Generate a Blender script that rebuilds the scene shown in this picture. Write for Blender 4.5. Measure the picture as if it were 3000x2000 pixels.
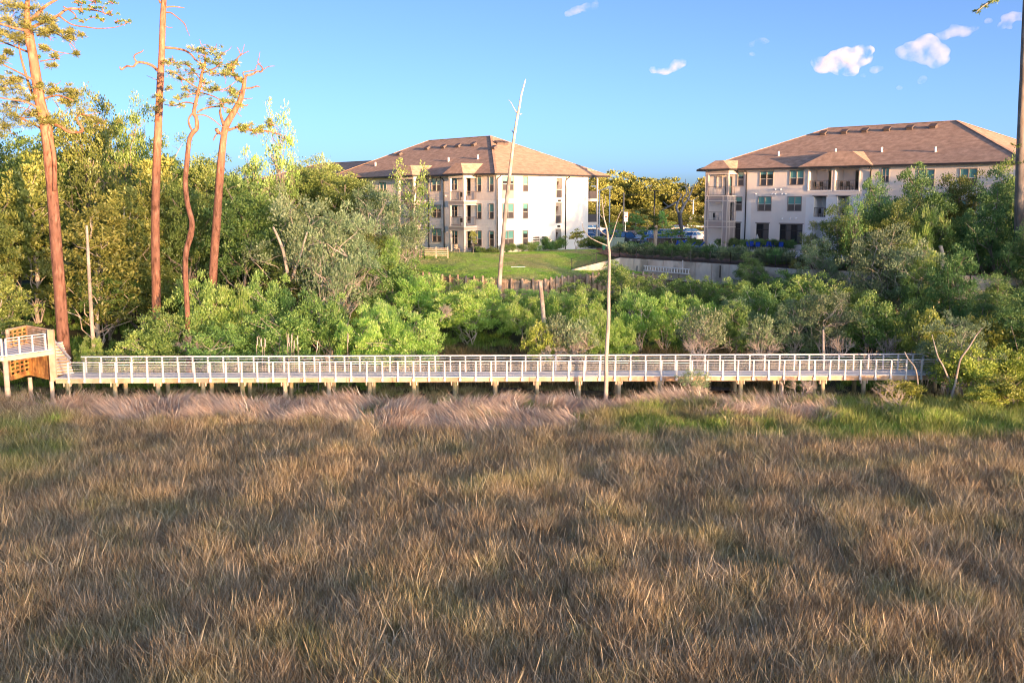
import bpy, math, random
import numpy as np
from mathutils import Vector, Matrix, noise as mnoise
rad = math.radians
for o in list(bpy.data.objects): bpy.data.objects.remove(o)
sc = bpy.context.scene
COL = sc.collection
# ------------------------------------------------------------------ camera
F = 2900.0                      # focal length in pixels of the 3000 px wide photograph
CZ = 13.2
PITCH = math.atan(412 / F)
cam = bpy.data.cameras.new('camera'); cam.sensor_width = 36; cam.lens = F / 3000 * 36
cam.clip_start = 0.5; cam.clip_end = 12000
co = bpy.data.objects.new('camera', cam); COL.objects.link(co)
co.location = (0, 0, CZ); co.rotation_euler = (math.pi / 2 - PITCH, 0, 0); sc.camera = co
# ------------------------------------------------------------------ sky, sun, exposure
SUN_EL = rad(2.8); SH = Vector((0.56, -0.83)).normalized()      # horizontal direction towards the sun
SUNV = Vector((SH.x * math.cos(SUN_EL), SH.y * math.cos(SUN_EL), math.sin(SUN_EL)))
w = bpy.data.worlds.new('World'); sc.world = w; w.use_nodes = True
w.cycles.sampling_method = 'MANUAL'; w.cycles.sample_map_resolution = 2048
nt = w.node_tree; nt.nodes.clear()
wo = nt.nodes.new('ShaderNodeOutputWorld'); bg = nt.nodes.new('ShaderNodeBackground'); sk = nt.nodes.new('ShaderNodeTexSky')
sk.sky_type = 'NISHITA'; sk.sun_disc = False; sk.sun_elevation = SUN_EL
sk.sun_rotation = math.atan2(SH.x, SH.y); sk.altitude = 2000
sk.air_density = 0.3; sk.dust_density = 8.0; sk.ozone_density = 1.3
bg.inputs[1].default_value = 0.15
nt.links.new(sk.outputs[0], bg.inputs[0]); nt.links.new(bg.outputs[0], wo.inputs[0])
sl = bpy.data.lights.new('sun', 'SUN'); sl.energy = 5.0; sl.angle = rad(0.5); sl.color = (1.0, 0.58, 0.29)
so = bpy.data.objects.new('sun', sl); COL.objects.link(so); so.location = (60, -60, 80)
so.rotation_euler = (-SUNV).to_track_quat('-Z', 'Y').to_euler()
sc.view_settings.view_transform = 'Standard'; sc.view_settings.look = 'None'
sc.view_settings.exposure = 1.98; sc.view_settings.gamma = 1.0; sc.view_settings.use_curve_mapping = False
sc.render.engine = 'CYCLES'
sc.cycles.use_denoising = True; sc.cycles.filter_width = 1.1
sc.cycles.use_fast_gi = False; sc.cycles.use_light_tree = False
sc.cycles.max_bounces = 6; sc.cycles.diffuse_bounces = 4; sc.cycles.glossy_bounces = 2
sc.cycles.transmission_bounces = 2; sc.cycles.transparent_max_bounces = 8; sc.cycles.volume_bounces = 1
# ------------------------------------------------------------------ projection helpers
ca, sa = math.cos(PITCH), math.sin(PITCH)
def ray(px, py):
    x = (px - 1500) / F; v = (1000 - py) / F
    return Vector((x, ca + v * sa, -sa + v * ca))
def at(px, py, Y):
    d = ray(px, py); t = Y / d.y
    return Vector((d.x * t, Y, CZ + d.z * t))
def atz(px, py, z):
    d = ray(px, py); t = (z - CZ) / d.z
    return Vector((d.x * t, d.y * t, z))
def sm(t):
    t = min(1.0, max(0.0, t)); return t * t * (3 - 2 * t)
# ------------------------------------------------------------------ object helpers
def tag(o, label=None, cat=None, group=None, kind=None):
    if label: o['label'] = label
    if cat: o['category'] = cat
    if group: o['group'] = group
    if kind: o['kind'] = kind
    return o
def thing(name, label, cat, loc=(0, 0, 0), rz=0, group=None):
    o = bpy.data.objects.new(name, None); o.empty_display_size = .3; COL.objects.link(o)
    o.location = loc; o.rotation_euler = (0, 0, rz)
    return tag(o, label, cat, group)
def link(name, me, parent=None, loc=(0, 0, 0), rz=0, scale=None):
    o = bpy.data.objects.new(name, me); COL.objects.link(o); o.location = loc; o.rotation_euler = (0, 0, rz)
    if scale is not None: o.scale = scale
    if parent: o.parent = parent
    return o
def copy_tree(o, parent=None):
    c = o.copy(); COL.objects.link(c); c.parent = parent
    for ch in list(o.children): copy_tree(ch, c)
    return c
class MB:
    def __init__(s): s.v = []; s.f = []
    def quad(s, a, b, c, d):
        n = len(s.v); s.v += [tuple(a), tuple(b), tuple(c), tuple(d)]; s.f.append((n, n + 1, n + 2, n + 3)); return s
    def poly(s, pts):
        n = len(s.v); s.v += [tuple(p) for p in pts]; s.f.append(tuple(range(n, n + len(pts)))); return s
    def hexa(s, p):     # 8 points: bottom 4 ccw, top 4 ccw
        n = len(s.v); s.v += [tuple(q) for q in p]
        for f in ((3, 2, 1, 0), (4, 5, 6, 7), (0, 1, 5, 4), (1, 2, 6, 5), (2, 3, 7, 6), (3, 0, 4, 7)):
            s.f.append(tuple(n + i for i in f))
        return s
    def box(s, x0, x1, y0, y1, z0, z1):
        return s.hexa([(x0, y0, z0), (x1, y0, z0), (x1, y1, z0), (x0, y1, z0), (x0, y0, z1), (x1, y0, z1), (x1, y1, z1), (x0, y1, z1)])
    def beam(s, a, b, wd, ht, up=Vector((0, 0, 1))):     # box along a-b
        a = Vector(a); b = Vector(b); d = (b - a).normalized(); sd = d.cross(up)
        if sd.length < 1e-4: sd = Vector((1, 0, 0))
        sd.normalize(); u = sd.cross(d).normalized(); sd = sd * wd / 2; u = u * ht / 2
        return s.hexa([a - sd - u, a + sd - u, b + sd - u, b - sd - u, a - sd + u, a + sd + u, b + sd + u, b - sd + u])
    def tube(s, pts, rs, n=8, cap=True):
        pts = [Vector(p) for p in pts]; base = len(s.v); last = None
        for i, p in enumerate(pts):
            d = (pts[min(i + 1, len(pts) - 1)] - pts[max(i - 1, 0)])
            if d.length < 1e-6: d = Vector((0, 0, 1))
            d.normalize()
            a = (last if last is not None else Vector((1, 0.13, 0.05)))
            a = a - d * a.dot(d)
            if a.length < .05: a = Vector((0, 1, 0.1)) - d * d.y
            a.normalize(); last = a; b = d.cross(a)
            for k in range(n):
                t = 2 * math.pi * k / n
                s.v.append(tuple(p + (a * math.cos(t) + b * math.sin(t)) * rs[i]))
        for i in range(len(pts) - 1):
            for k in range(n):
                k2 = (k + 1) % n; o = base + i * n
                s.f.append((o + k, o + k2, o + n + k2, o + n + k))
        if cap:
            s.f.append(tuple(base + k for k in reversed(range(n)))); o = base + (len(pts) - 1) * n
            s.f.append(tuple(o + k for k in range(n)))
        return s
    def mesh(s, name, mat, smooth=False):
        me = bpy.data.meshes.new(name); me.from_pydata(s.v, [], s.f); me.materials.append(mat)
        if smooth: me.polygons.foreach_set('use_smooth', [True] * len(me.polygons))
        me.update(); return me
    def build(s, name, mat, parent=None, smooth=False, loc=(0, 0, 0), rz=0):
        return link(name, s.mesh(name, mat, smooth), parent, loc, rz)
# ------------------------------------------------------------------ materials
def new_mat(name):
    m = bpy.data.materials.new(name); m.use_nodes = True; nt = m.node_tree
    p = nt.nodes['Principled BSDF']; return m, nt, p
def N(nt, t, **kw):
    n = nt.nodes.new(t)
    for k, v in kw.items(): setattr(n, k, v)
    return n
def rough_mat(name, c1, c2, scale=3.0, rough=.85, bump=.0, detail=6.0, stretch=(1, 1, 1), spec=.3, c3=None, big=.15, metal=0.0, bscale=None):
    """two-colour noise with a larger blotch noise, and optional bump"""
    m, nt, p = new_mat(name); L = nt.links.new
    tc = N(nt, 'ShaderNodeTexCoord'); mp = N(nt, 'ShaderNodeMapping'); mp.inputs['Scale'].default_value = stretch
    L(tc.outputs['Object'], mp.inputs[0])
    n1 = N(nt, 'ShaderNodeTexNoise'); n1.inputs['Scale'].default_value = scale; n1.inputs['Detail'].default_value = detail
    L(mp.outputs[0], n1.inputs['Vector'])
    r = N(nt, 'ShaderNodeValToRGB'); r.color_ramp.elements[0].position = .32; r.color_ramp.elements[1].position = .68
    r.color_ramp.elements[0].color = (*c1, 1); r.color_ramp.elements[1].color = (*c2, 1)
    L(n1.outputs['Fac'], r.inputs[0]); out = r.outputs[0]
    if c3:
        n2 = N(nt, 'ShaderNodeTexNoise'); n2.inputs['Scale'].default_value = big; n2.inputs['Detail'].default_value = 4
        L(tc.outputs['Object'], n2.inputs['Vector'])
        r2 = N(nt, 'ShaderNodeValToRGB'); r2.color_ramp.elements[0].position = .45; r2.color_ramp.elements[1].position = .62
        L(n2.outputs['Fac'], r2.inputs[0]); mx = N(nt, 'ShaderNodeMix', data_type='RGBA'); L(r2.outputs[0], mx.inputs['Factor'])
        L(out, mx.inputs['A']); mx.inputs['B'].default_value = (*c3, 1); out = mx.outputs['Result']
    L(out, p.inputs['Base Color']); p.inputs['Roughness'].default_value = rough; p.inputs['Specular IOR Level'].default_value = spec
    p.inputs['Metallic'].default_value = metal
    if bump:
        b = N(nt, 'ShaderNodeBump'); b.inputs['Strength'].default_value = bump; b.inputs['Distance'].default_value = .05
        if bscale:
            n3 = N(nt, 'ShaderNodeTexNoise'); n3.inputs['Scale'].default_value = bscale; L(mp.outputs[0], n3.inputs['Vector']); L(n3.outputs['Fac'], b.inputs['Height'])
        else: L(n1.outputs['Fac'], b.inputs['Height'])
        L(b.outputs[0], p.inputs['Normal'])
    return m
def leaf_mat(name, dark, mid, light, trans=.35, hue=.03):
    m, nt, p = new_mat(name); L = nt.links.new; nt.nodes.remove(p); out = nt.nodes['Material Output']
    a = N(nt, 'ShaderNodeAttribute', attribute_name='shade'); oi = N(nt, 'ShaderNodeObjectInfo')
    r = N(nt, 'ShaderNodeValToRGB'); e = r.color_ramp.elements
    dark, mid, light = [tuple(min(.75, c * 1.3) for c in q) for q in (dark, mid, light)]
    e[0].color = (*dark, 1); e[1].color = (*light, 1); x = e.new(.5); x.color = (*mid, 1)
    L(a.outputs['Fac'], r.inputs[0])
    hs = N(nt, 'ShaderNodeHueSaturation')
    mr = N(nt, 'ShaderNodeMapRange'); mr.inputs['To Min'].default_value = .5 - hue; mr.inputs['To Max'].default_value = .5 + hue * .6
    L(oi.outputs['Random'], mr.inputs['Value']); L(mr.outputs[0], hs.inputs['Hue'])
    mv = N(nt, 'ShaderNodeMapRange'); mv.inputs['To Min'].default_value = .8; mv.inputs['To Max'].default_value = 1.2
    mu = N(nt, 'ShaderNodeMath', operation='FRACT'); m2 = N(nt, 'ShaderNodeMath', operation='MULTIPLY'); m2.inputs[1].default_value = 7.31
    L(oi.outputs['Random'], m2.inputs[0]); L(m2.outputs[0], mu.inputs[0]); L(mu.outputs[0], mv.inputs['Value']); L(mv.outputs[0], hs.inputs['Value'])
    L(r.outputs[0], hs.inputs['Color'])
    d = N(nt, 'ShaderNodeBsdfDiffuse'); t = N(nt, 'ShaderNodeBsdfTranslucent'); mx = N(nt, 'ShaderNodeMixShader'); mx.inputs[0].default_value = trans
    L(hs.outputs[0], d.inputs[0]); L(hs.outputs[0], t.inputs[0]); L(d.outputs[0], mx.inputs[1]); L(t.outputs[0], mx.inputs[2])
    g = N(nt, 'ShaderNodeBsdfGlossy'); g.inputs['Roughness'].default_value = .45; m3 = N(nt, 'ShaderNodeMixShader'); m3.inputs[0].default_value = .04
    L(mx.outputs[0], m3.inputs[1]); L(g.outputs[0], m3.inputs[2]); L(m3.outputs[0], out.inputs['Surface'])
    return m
def grass_mat(name, cols, green, trans=.4):
    """shade: per blade attribute; tint: per instance attribute 0 = dry, 1 = green"""
    m, nt, p = new_mat(name); L = nt.links.new; nt.nodes.remove(p); out = nt.nodes['Material Output']
    a = N(nt, 'ShaderNodeAttribute', attribute_name='shade'); ti = N(nt, 'ShaderNodeAttribute', attribute_name='tint', attribute_type='INSTANCER')
    br = N(nt, 'ShaderNodeAttribute', attribute_name='bright', attribute_type='INSTANCER')
    def ramp(cs):
        r = N(nt, 'ShaderNodeValToRGB'); e = r.color_ramp.elements; e[0].color = (*cs[0], 1); e[1].color = (*cs[-1], 1)
        for i, c in enumerate(cs[1:-1]): x = e.new((i + 1) / (len(cs) - 1)); x.color = (*c, 1)
        L(a.outputs['Fac'], r.inputs[0]); return r
    r1 = ramp(cols); r2 = ramp(green); mx = N(nt, 'ShaderNodeMix', data_type='RGBA')
    L(ti.outputs['Fac'], mx.inputs['Factor']); L(r1.outputs[0], mx.inputs['A']); L(r2.outputs[0], mx.inputs['B'])
    hs = N(nt, 'ShaderNodeHueSaturation'); L(br.outputs['Fac'], hs.inputs['Value']); L(mx.outputs['Result'], hs.inputs['Color'])
    d = N(nt, 'ShaderNodeBsdfDiffuse'); t = N(nt, 'ShaderNodeBsdfTranslucent'); ms = N(nt, 'ShaderNodeMixShader'); ms.inputs[0].default_value = trans
    L(hs.outputs[0], d.inputs[0]); L(hs.outputs[0], t.inputs[0]); L(d.outputs[0], ms.inputs[1]); L(t.outputs[0], ms.inputs[2]); L(ms.outputs[0], out.inputs['Surface'])
    return m
def glass_mat(name, c, rough=.08):
    m, nt, p = new_mat(name); p.inputs['Base Color'].default_value = (*c, 1); p.inputs['Roughness'].default_value = rough
    p.inputs['Specular IOR Level'].default_value = .8; return m
M = {}
M['mud'] = rough_mat('mud', (.16, .11, .07), (.24, .17, .11), 1.2, .95, .4)
M['slope_soil'] = rough_mat('slope_soil', (.05, .045, .025), (.09, .08, .04), .9, .95, .4)
M['lawn'] = rough_mat('lawn', (.30, .44, .08), (.42, .56, .11), 1.6, .95, .5, c3=(.52, .48, .22), big=.16, detail=9)
M['verge'] = rough_mat('verge', (.35, .30, .06), (.45, .38, .08), .6, .95)
M['mulch'] = rough_mat('mulch', (.17, .09, .06), (.27, .15, .11), 5, .95, .6)
M['concrete'] = rough_mat('concrete', (.62, .60, .57), (.75, .73, .70), 1.0, .85)
M['asphalt'] = rough_mat('asphalt', (.10, .10, .105), (.17, .165, .17), 1.5, .9)
M['road'] = rough_mat('road', (.24, .22, .22), (.32, .29, .29), .7, .9)
M['old_concrete'] = rough_mat('old_concrete', (.70, .59, .50), (.88, .79, .70), 1.3, .9, .3, stretch=(1, 1, .25), c3=(.48, .41, .34), big=.5)
M['white_stucco'] = rough_mat('white_stucco', (.86, .83, .79), (.89, .86, .82), 1.0, .85)
M['cream_stucco'] = rough_mat('cream_stucco', (.84, .77, .71), (.87, .80, .74), .8, .85)
M['beige_stucco'] = rough_mat('beige_stucco', (.82, .74, .67), (.86, .785, .715), .7, .85)
M['taupe'] = rough_mat('taupe', (.38, .32, .30), (.42, .36, .335), .8, .8)
M['trim'] = rough_mat('trim', (.70, .62, .55), (.76, .67, .60), 1, .7)
M['frame_taupe'] = rough_mat('frame_taupe', (.30, .26, .24), (.34, .30, .275), 2, .6)
M['dark_metal'] = rough_mat('dark_metal', (.02, .02, .022), (.035, .033, .033), 3, .5, spec=.5)
M['bronze_metal'] = rough_mat('bronze_metal', (.09, .07, .065), (.13, .10, .09), 3, .5, spec=.5)
M['pane_teal'] = glass_mat('pane_teal', (.14, .36, .33), .25)
M['pane_dark'] = glass_mat('pane_dark', (.035, .035, .04), .05)
M['pane_screen'] = glass_mat('pane_screen', (.085, .075, .075), .35)
M['pane_blue'] = glass_mat('pane_blue', (.05, .14, .30), .05)
M['galv'] = rough_mat('galvanised_metal', (.74, .71, .69), (.86, .83, .80), 2, .45, spec=.5)
M['deck'] = rough_mat('deck_boards', (.78, .79, .80), (.86, .87, .88), 4, .7, stretch=(.3, 4, 1))
M['rail_cap'] = rough_mat('rail_cap', (.60, .56, .54), (.76, .71, .68), 2.5, .7, stretch=(.4, 3, 1))
M['new_wood'] = rough_mat('new_wood', (.66, .42, .26), (.82, .60, .42), 2.2, .75, .2, stretch=(.7, .7, .35), c3=(.56, .34, .20), big=.8)
M['orange_wood'] = rough_mat('orange_wood', (.66, .32, .10), (.84, .48, .17), 2.4, .75, .2, stretch=(2.5, 2.5, .35), c3=(.36, .17, .07), big=1.2)
M['pale_wood'] = rough_mat('pale_wood', (.70, .50, .34), (.86, .67, .50), 2.0, .8, .2, stretch=(.5, .5, 2))
M['pile_wood'] = rough_mat('pile_wood', (.42, .33, .20), (.68, .55, .36), 3.0, .85, .4, stretch=(1, 1, .35), c3=(.20, .20, .10), big=.9)
M['weathered_wood'] = rough_mat('weathered_wood', (.32, .22, .15), (.62, .48, .35), 2.5, .9, .4, stretch=(1, 1, .4))
M['pine_bark'] = rough_mat('pine_bark', (.12, .05, .03), (.46, .23, .15), 5.0, .9, 1.0, stretch=(1, 1, .3), c3=(.30, .14, .09), big=1.4)
M['pale_bark'] = rough_mat('pale_bark', (.38, .31, .25), (.62, .54, .46), 3.0, .9, .4, stretch=(1, 1, .3))
M['grey_bark'] = rough_mat('grey_bark', (.16, .13, .11), (.32, .27, .23), 3.0, .9, .5, stretch=(1, 1, .3))
M['dead_wood'] = rough_mat('dead_wood', (.42, .34, .28), (.66, .57, .49), 3.0, .9, .4, stretch=(1, 1, .25), c3=(.34, .27, .22), big=.8)
M['white_paint'] = rough_mat('white_paint', (.78, .78, .78), (.84, .84, .84), 2, .5)
M['green_box'] = rough_mat('green_box', (.26, .34, .28), (.32, .40, .33), 2, .6)
M['tin_green'] = rough_mat('tin_green', (.08, .34, .17), (.11, .40, .21), 2, .5)
M['blue_fabric'] = rough_mat('blue_fabric', (.01, .05, .32), (.02, .08, .42), 3, .7)
M['sky_fabric'] = rough_mat('sky_fabric', (.10, .48, .85), (.14, .56, .92), 3, .7)
M['grey_fabric'] = rough_mat('grey_fabric', (.55, .53, .53), (.68, .66, .66), 3, .8)
M['rubber'] = rough_mat('rubber', (.015, .015, .015), (.025, .025, .025), 3, .8)
M['red_paint'] = rough_mat('red_paint', (.6, .05, .03), (.7, .07, .04), 2, .5)
M['brick'] = rough_mat('brick_red', (.33, .15, .10), (.44, .22, .15), 2, .9)
def water_mat(name, c, rough):
    m, nt, p = new_mat(name); p.inputs['Base Color'].default_value = (*c, 1); p.inputs['Roughness'].default_value = rough; p.inputs['Specular IOR Level'].default_value = .9
    n = N(nt, 'ShaderNodeTexNoise'); n.inputs['Scale'].default_value = 2.5; b = N(nt, 'ShaderNodeBump'); b.inputs['Strength'].default_value = .25; b.inputs['Distance'].default_value = .03
    nt.links.new(n.outputs['Fac'], b.inputs['Height']); nt.links.new(b.outputs[0], p.inputs['Normal']); return m
M['puddle'] = water_mat('puddle_water', (.10, .10, .10), .08)
M['pool'] = water_mat('pool_water', (.05, .22, .50), .06)
# shingles: rows with uneven tone
def shingle_mat():
    m, nt, p = new_mat('shingles'); L = nt.links.new
    tc = N(nt, 'ShaderNodeTexCoord'); br = N(nt, 'ShaderNodeTexBrick'); br.inputs['Scale'].default_value = 1.0
    br.inputs['Brick Width'].default_value = .9; br.inputs['Row Height'].default_value = .16; br.inputs['Mortar Size'].default_value = .01
    br.inputs['Color1'].default_value = (.40, .26, .19, 1); br.inputs['Color2'].default_value = (.48, .33, .25, 1); br.inputs['Mortar'].default_value = (.28, .19, .14, 1)
    L(tc.outputs['UV'], br.inputs['Vector'])
    n = N(nt, 'ShaderNodeTexNoise'); n.inputs['Scale'].default_value = 1.7; n.inputs['Detail'].default_value = 8; L(tc.outputs['Object'], n.inputs['Vector'])
    hs = N(nt, 'ShaderNodeHueSaturation'); mr = N(nt, 'ShaderNodeMapRange'); mr.inputs['From Min'].default_value = .3; mr.inputs['From Max'].default_value = .7
    mr.inputs['To Min'].default_value = .8; mr.inputs['To Max'].default_value = 1.25; L(n.outputs['Fac'], mr.inputs['Value']); L(mr.outputs[0], hs.inputs['Value'])
    L(br.outputs[0], hs.inputs['Color']); L(hs.outputs[0], p.inputs['Base Color']); p.inputs['Roughness'].default_value = .9
    b = N(nt, 'ShaderNodeBump'); b.inputs['Strength'].default_value = .6; b.inputs['Distance'].default_value = .02; L(br.outputs['Fac'], b.inputs['Height']); L(b.outputs[0], p.inputs['Normal'])
    return m
M['shingles'] = shingle_mat()
# siding: white lap boards
def siding_mat(name, c):
    m, nt, p = new_mat(name); L = nt.links.new; tc = N(nt, 'ShaderNodeTexCoord'); sp = N(nt, 'ShaderNodeSeparateXYZ'); L(tc.outputs['Object'], sp.inputs[0])
    ml = N(nt, 'ShaderNodeMath', operation='MULTIPLY'); ml.inputs[1].default_value = 5.5; L(sp.outputs['Z'], ml.inputs[0]); fr = N(nt, 'ShaderNodeMath', operation='FRACT'); L(ml.outputs[0], fr.inputs[0])
    b = N(nt, 'ShaderNodeBump'); b.inputs['Strength'].default_value = .9; b.inputs['Distance'].default_value = .03; b.invert = True; L(fr.outputs[0], b.inputs['Height']); L(b.outputs[0], p.inputs['Normal'])
    p.inputs['Base Color'].default_value = (*c, 1); p.inputs['Roughness'].default_value = .8; return m
M['white_siding'] = siding_mat('white_siding', (.88, .85, .82))
M['cream_siding'] = siding_mat('cream_siding', (.80, .72, .67))
# ------------------------------------------------------------------ terrain
TW = [(-70, 116), (-40, 110)] + [(lambda p: (p.x, p.y))(atz(a, b, 5.55)) for a, b in ((1243, 804), (1300, 809), (1400, 815), (1480, 819), (1590, 820), (1640, 814), (1700, 808), (1765, 802), (1900, 803), (2060, 807))] + [(34, 96), (60, 88), (140, 70)]
TWX = [p[0] for p in TW]; TWY = [p[1] for p in TW]
def wall_y(x): return float(np.interp(x, TWX, TWY))
CW = [atz(1675, 791, 5.95)] + [atz(a, b, 7.05) for a, b in ((1816, 755), (2140, 775), (2345, 789))] + [Vector((44, 78, 7.05))]
def hn(x, y, s): return mnoise.noise(Vector((x / s, y / s, 3.7)))
def ground_z(x, y):
    yw = wall_y(x)
    if y <= yw:
        b = .12 * hn(x, y, 2.2) + .18 * hn(x, y, 7)
        if y > 54 and y < 65: b += .30 * sm((y - 53.5) / 2.0) * sm((63 - y) / 1.5) * (0.6 + 1.9 * max(-.3, hn(x * .8, y * 1.5, 2.1)))
        left = sm((-12 - x) / 15)
        s = sm((y - 67.5) / (yw - 4 - 67.5)) * 3.6
        s2 = sm((y - 69) / 25) * 4.5
        return b * (1 if y < 66 else .8) + s * (1 - left) + s2 * left
    return lawn_z(x, y)
def lawn_z(x, y):
    yw = wall_y(x)
    return 5.5 + 1.55 * min(1.0, max(0.0, (y - yw) / 17)) ** .85 + .05 * hn(x, y, 6) - (.35 * sm((y - 127) / 5) * sm((x - 5) / 6))
HAYF = []
def grid(name, mat, xs, yf, kind='structure', zf=ground_z, smooth=True):
    v = []; f = []; nx = len(xs); ny = None
    for x in xs:
        ys = yf(x); ny = len(ys)
        for y in ys: v.append((x, y, zf(x, y)))
    for i in range(nx - 1):
        for j in range(ny - 1):
            a = i * ny + j; f.append((a, a + ny, a + ny + 1, a + 1))
    me = bpy.data.meshes.new(name); me.from_pydata(v, [], f); me.materials.append(mat)
    me.polygons.foreach_set('use_smooth', [smooth] * len(f)); me.update()
    return tag(link(name, me), kind=kind)
xs = list(np.linspace(-75, 85, 210))
mg = grid('marsh_ground', M['mud'], xs, lambda x: list(np.linspace(-20, 54, 60)) + list(np.linspace(54.4, 67, 36)))
grid('bank', M['slope_soil'], xs, lambda x: list(np.linspace(67, wall_y(x) - .12, 36)))
grid('lawn', M['lawn'], xs, lambda x: list(np.linspace(wall_y(x) + .02, 133, 60)), zf=lawn_z)
MB().quad((-2500, -2500, -.6), (2500, -2500, -.6), (2500, 105, -.6), (-2500, 105, -.6)).build('outer_marsh', M['slope_soil'])['kind'] = 'structure'
MB().quad((-3500, 132.9, 6.6), (3500, 132.9, 6.6), (3500, 6000, 6.6), (-3500, 6000, 6.6)).quad((-3500, 100, 3.5), (-74.9, 100, 3.5), (-74.9, 132.9, 6.6), (-3500, 132.9, 6.6)).quad((84.9, 60, 3.5), (3500, 60, 3.5), (3500, 132.9, 6.6), (84.9, 132.9, 6.6)).build('far_ground', M['verge'])['kind'] = 'structure'
MB().quad((8, 129.5, 6.81), (60, 129.5, 6.81), (75, 200, 6.81), (8, 200, 6.81)).build('parking_lot', M['asphalt'])['kind'] = 'structure'
MB().quad((-60, 203, 6.66), (140, 203, 6.66), (140, 222, 6.66), (-60, 222, 6.66)).quad((-60, 246, 6.66), (140, 246, 6.66), (140, 262, 6.66), (-60, 262, 6.66)).build('road', M['road'])['kind'] = 'structure'
# parking bay lines
pl = MB()
for k in range(16):
    x = 12 + k * 2.7; pl.box(x, x + .12, 137, 142.5, 6.812, 6.818); pl.box(x, x + .12, 152, 157.5, 6.812, 6.818)
pl.build('parking_line', M['white_paint'])['kind'] = 'structure'
mgm = mg.data
# terrace behind the concrete wall: mulch bank, then pool deck
P0 = Vector((23.9, 124.0)); G = Vector((math.cos(rad(47)), -math.sin(rad(47)))); NN = Vector((math.sin(rad(47)), math.cos(rad(47))))   # right building frame
te = MB()
cw = [Vector((p.x, p.y)) for p in CW[1:]]
deckl = [Vector((14.5, 118.5)), cw[1] + Vector((3.2, 9.0)), cw[2] + Vector((3.8, 7.0)), Vector((50, 84))]
for i in range(3):
    a, b = cw[i], cw[i + 1]; c, d = deckl[i + 1], deckl[i]
    te.quad((a.x, a.y, 7.0), (b.x, b.y, 7.0), (c.x, c.y, 7.45), (d.x, d.y, 7.45))
te.quad((deckl[0].x, deckl[0].y, 7.45), (14, 130, 7.2), (cw[0].x - 2.5, 130, 7.0), (cw[0].x, cw[0].y, 7.0))
te.build('mulch_bank', M['mulch'])['kind'] = 'structure'
pd = MB()
for i in range(3):
    a, b = deckl[i], deckl[i + 1]; c, d = b + NN * 16, a + NN * 14
    pd.quad((a.x, a.y, 7.46), (b.x, b.y, 7.46), (c.x, c.y, 7.62), (d.x, d.y, 7.62))
pd.build('pool_deck', M['concrete'])['kind'] = 'structure'
pw = MB(); A = atz(2195, 757, 7.6); Bp = atz(2325, 762, 7.6); C_ = atz(2345, 747, 7.6); D_ = atz(2225, 744, 7.6)
pw.poly([A, Bp, C_, D_]); pwo = pw.build('swimming_pool', M['pool']); pwo.location.z = .03; pwo['kind'] = 'structure'
cp = MB(); q = [A, Bp, C_, D_]
for i in range(4): a = q[i]; b = q[(i + 1) % 4]; cp.beam(a + Vector((0, 0, .05)), b + Vector((0, 0, .05)), .35, .14)
tag(cp.build('pool_coping', M['white_paint']), kind='structure')
# puddles
for px, py, r1, r2 in ((1480, 1142, 1.1, 1.2), (1560, 1146, .9, .8), (1690, 1150, 2.4, 1.0), (2085, 1142, 1.6, 1.3), (2130, 1150, 1.1, .7)):
    c = atz(px, py, .26); mb = MB(); pts = []
    for k in range(22):
        t = k / 22 * 6.283; rr = 1 + .28 * mnoise.noise(Vector((math.cos(t) * 1.3 + px, math.sin(t) * 1.3, 0)))
        pts.append((c.x + math.cos(t) * r1 * rr, c.y + math.sin(t) * r2 * rr, .26))
    mb.poly(pts).build('water', M['puddle'])['kind'] = 'structure'
# ------------------------------------------------------------------ buildings
class Face:
    def __init__(s, o, d, n):           # origin, direction along the wall, outward normal (2D)
        s.o = Vector(o[:2]); s.d = Vector(d); s.n = Vector(n)
    def p(s, a, z, out=0.0):
        q = s.o + s.d * a + s.n * out; return Vector((q.x, q.y, z))
    def s_of(s, px, out=0.0):           # distance along the wall where the view through column px meets it
        k = (px - 1500) / F / (ca + .13 * sa)
        o = s.o + s.n * out
        return (k * o.y - o.x) / (s.d.x - k * s.d.y)
    def z_of(s, px, py, out=0.0):
        a = s.s_of(px, out); q = s.p(a, 0, out); return at(px, py, q.y).z
def fbox(mb, fc, a0, a1, z0, z1, o0, o1):
    p = fc.p
    return mb.hexa([p(a0, z0, o1), p(a1, z0, o1), p(a1, z0, o0), p(a0, z0, o0), p(a0, z1, o1), p(a1, z1, o1), p(a1, z1, o0), p(a0, z1, o0)])
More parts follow.
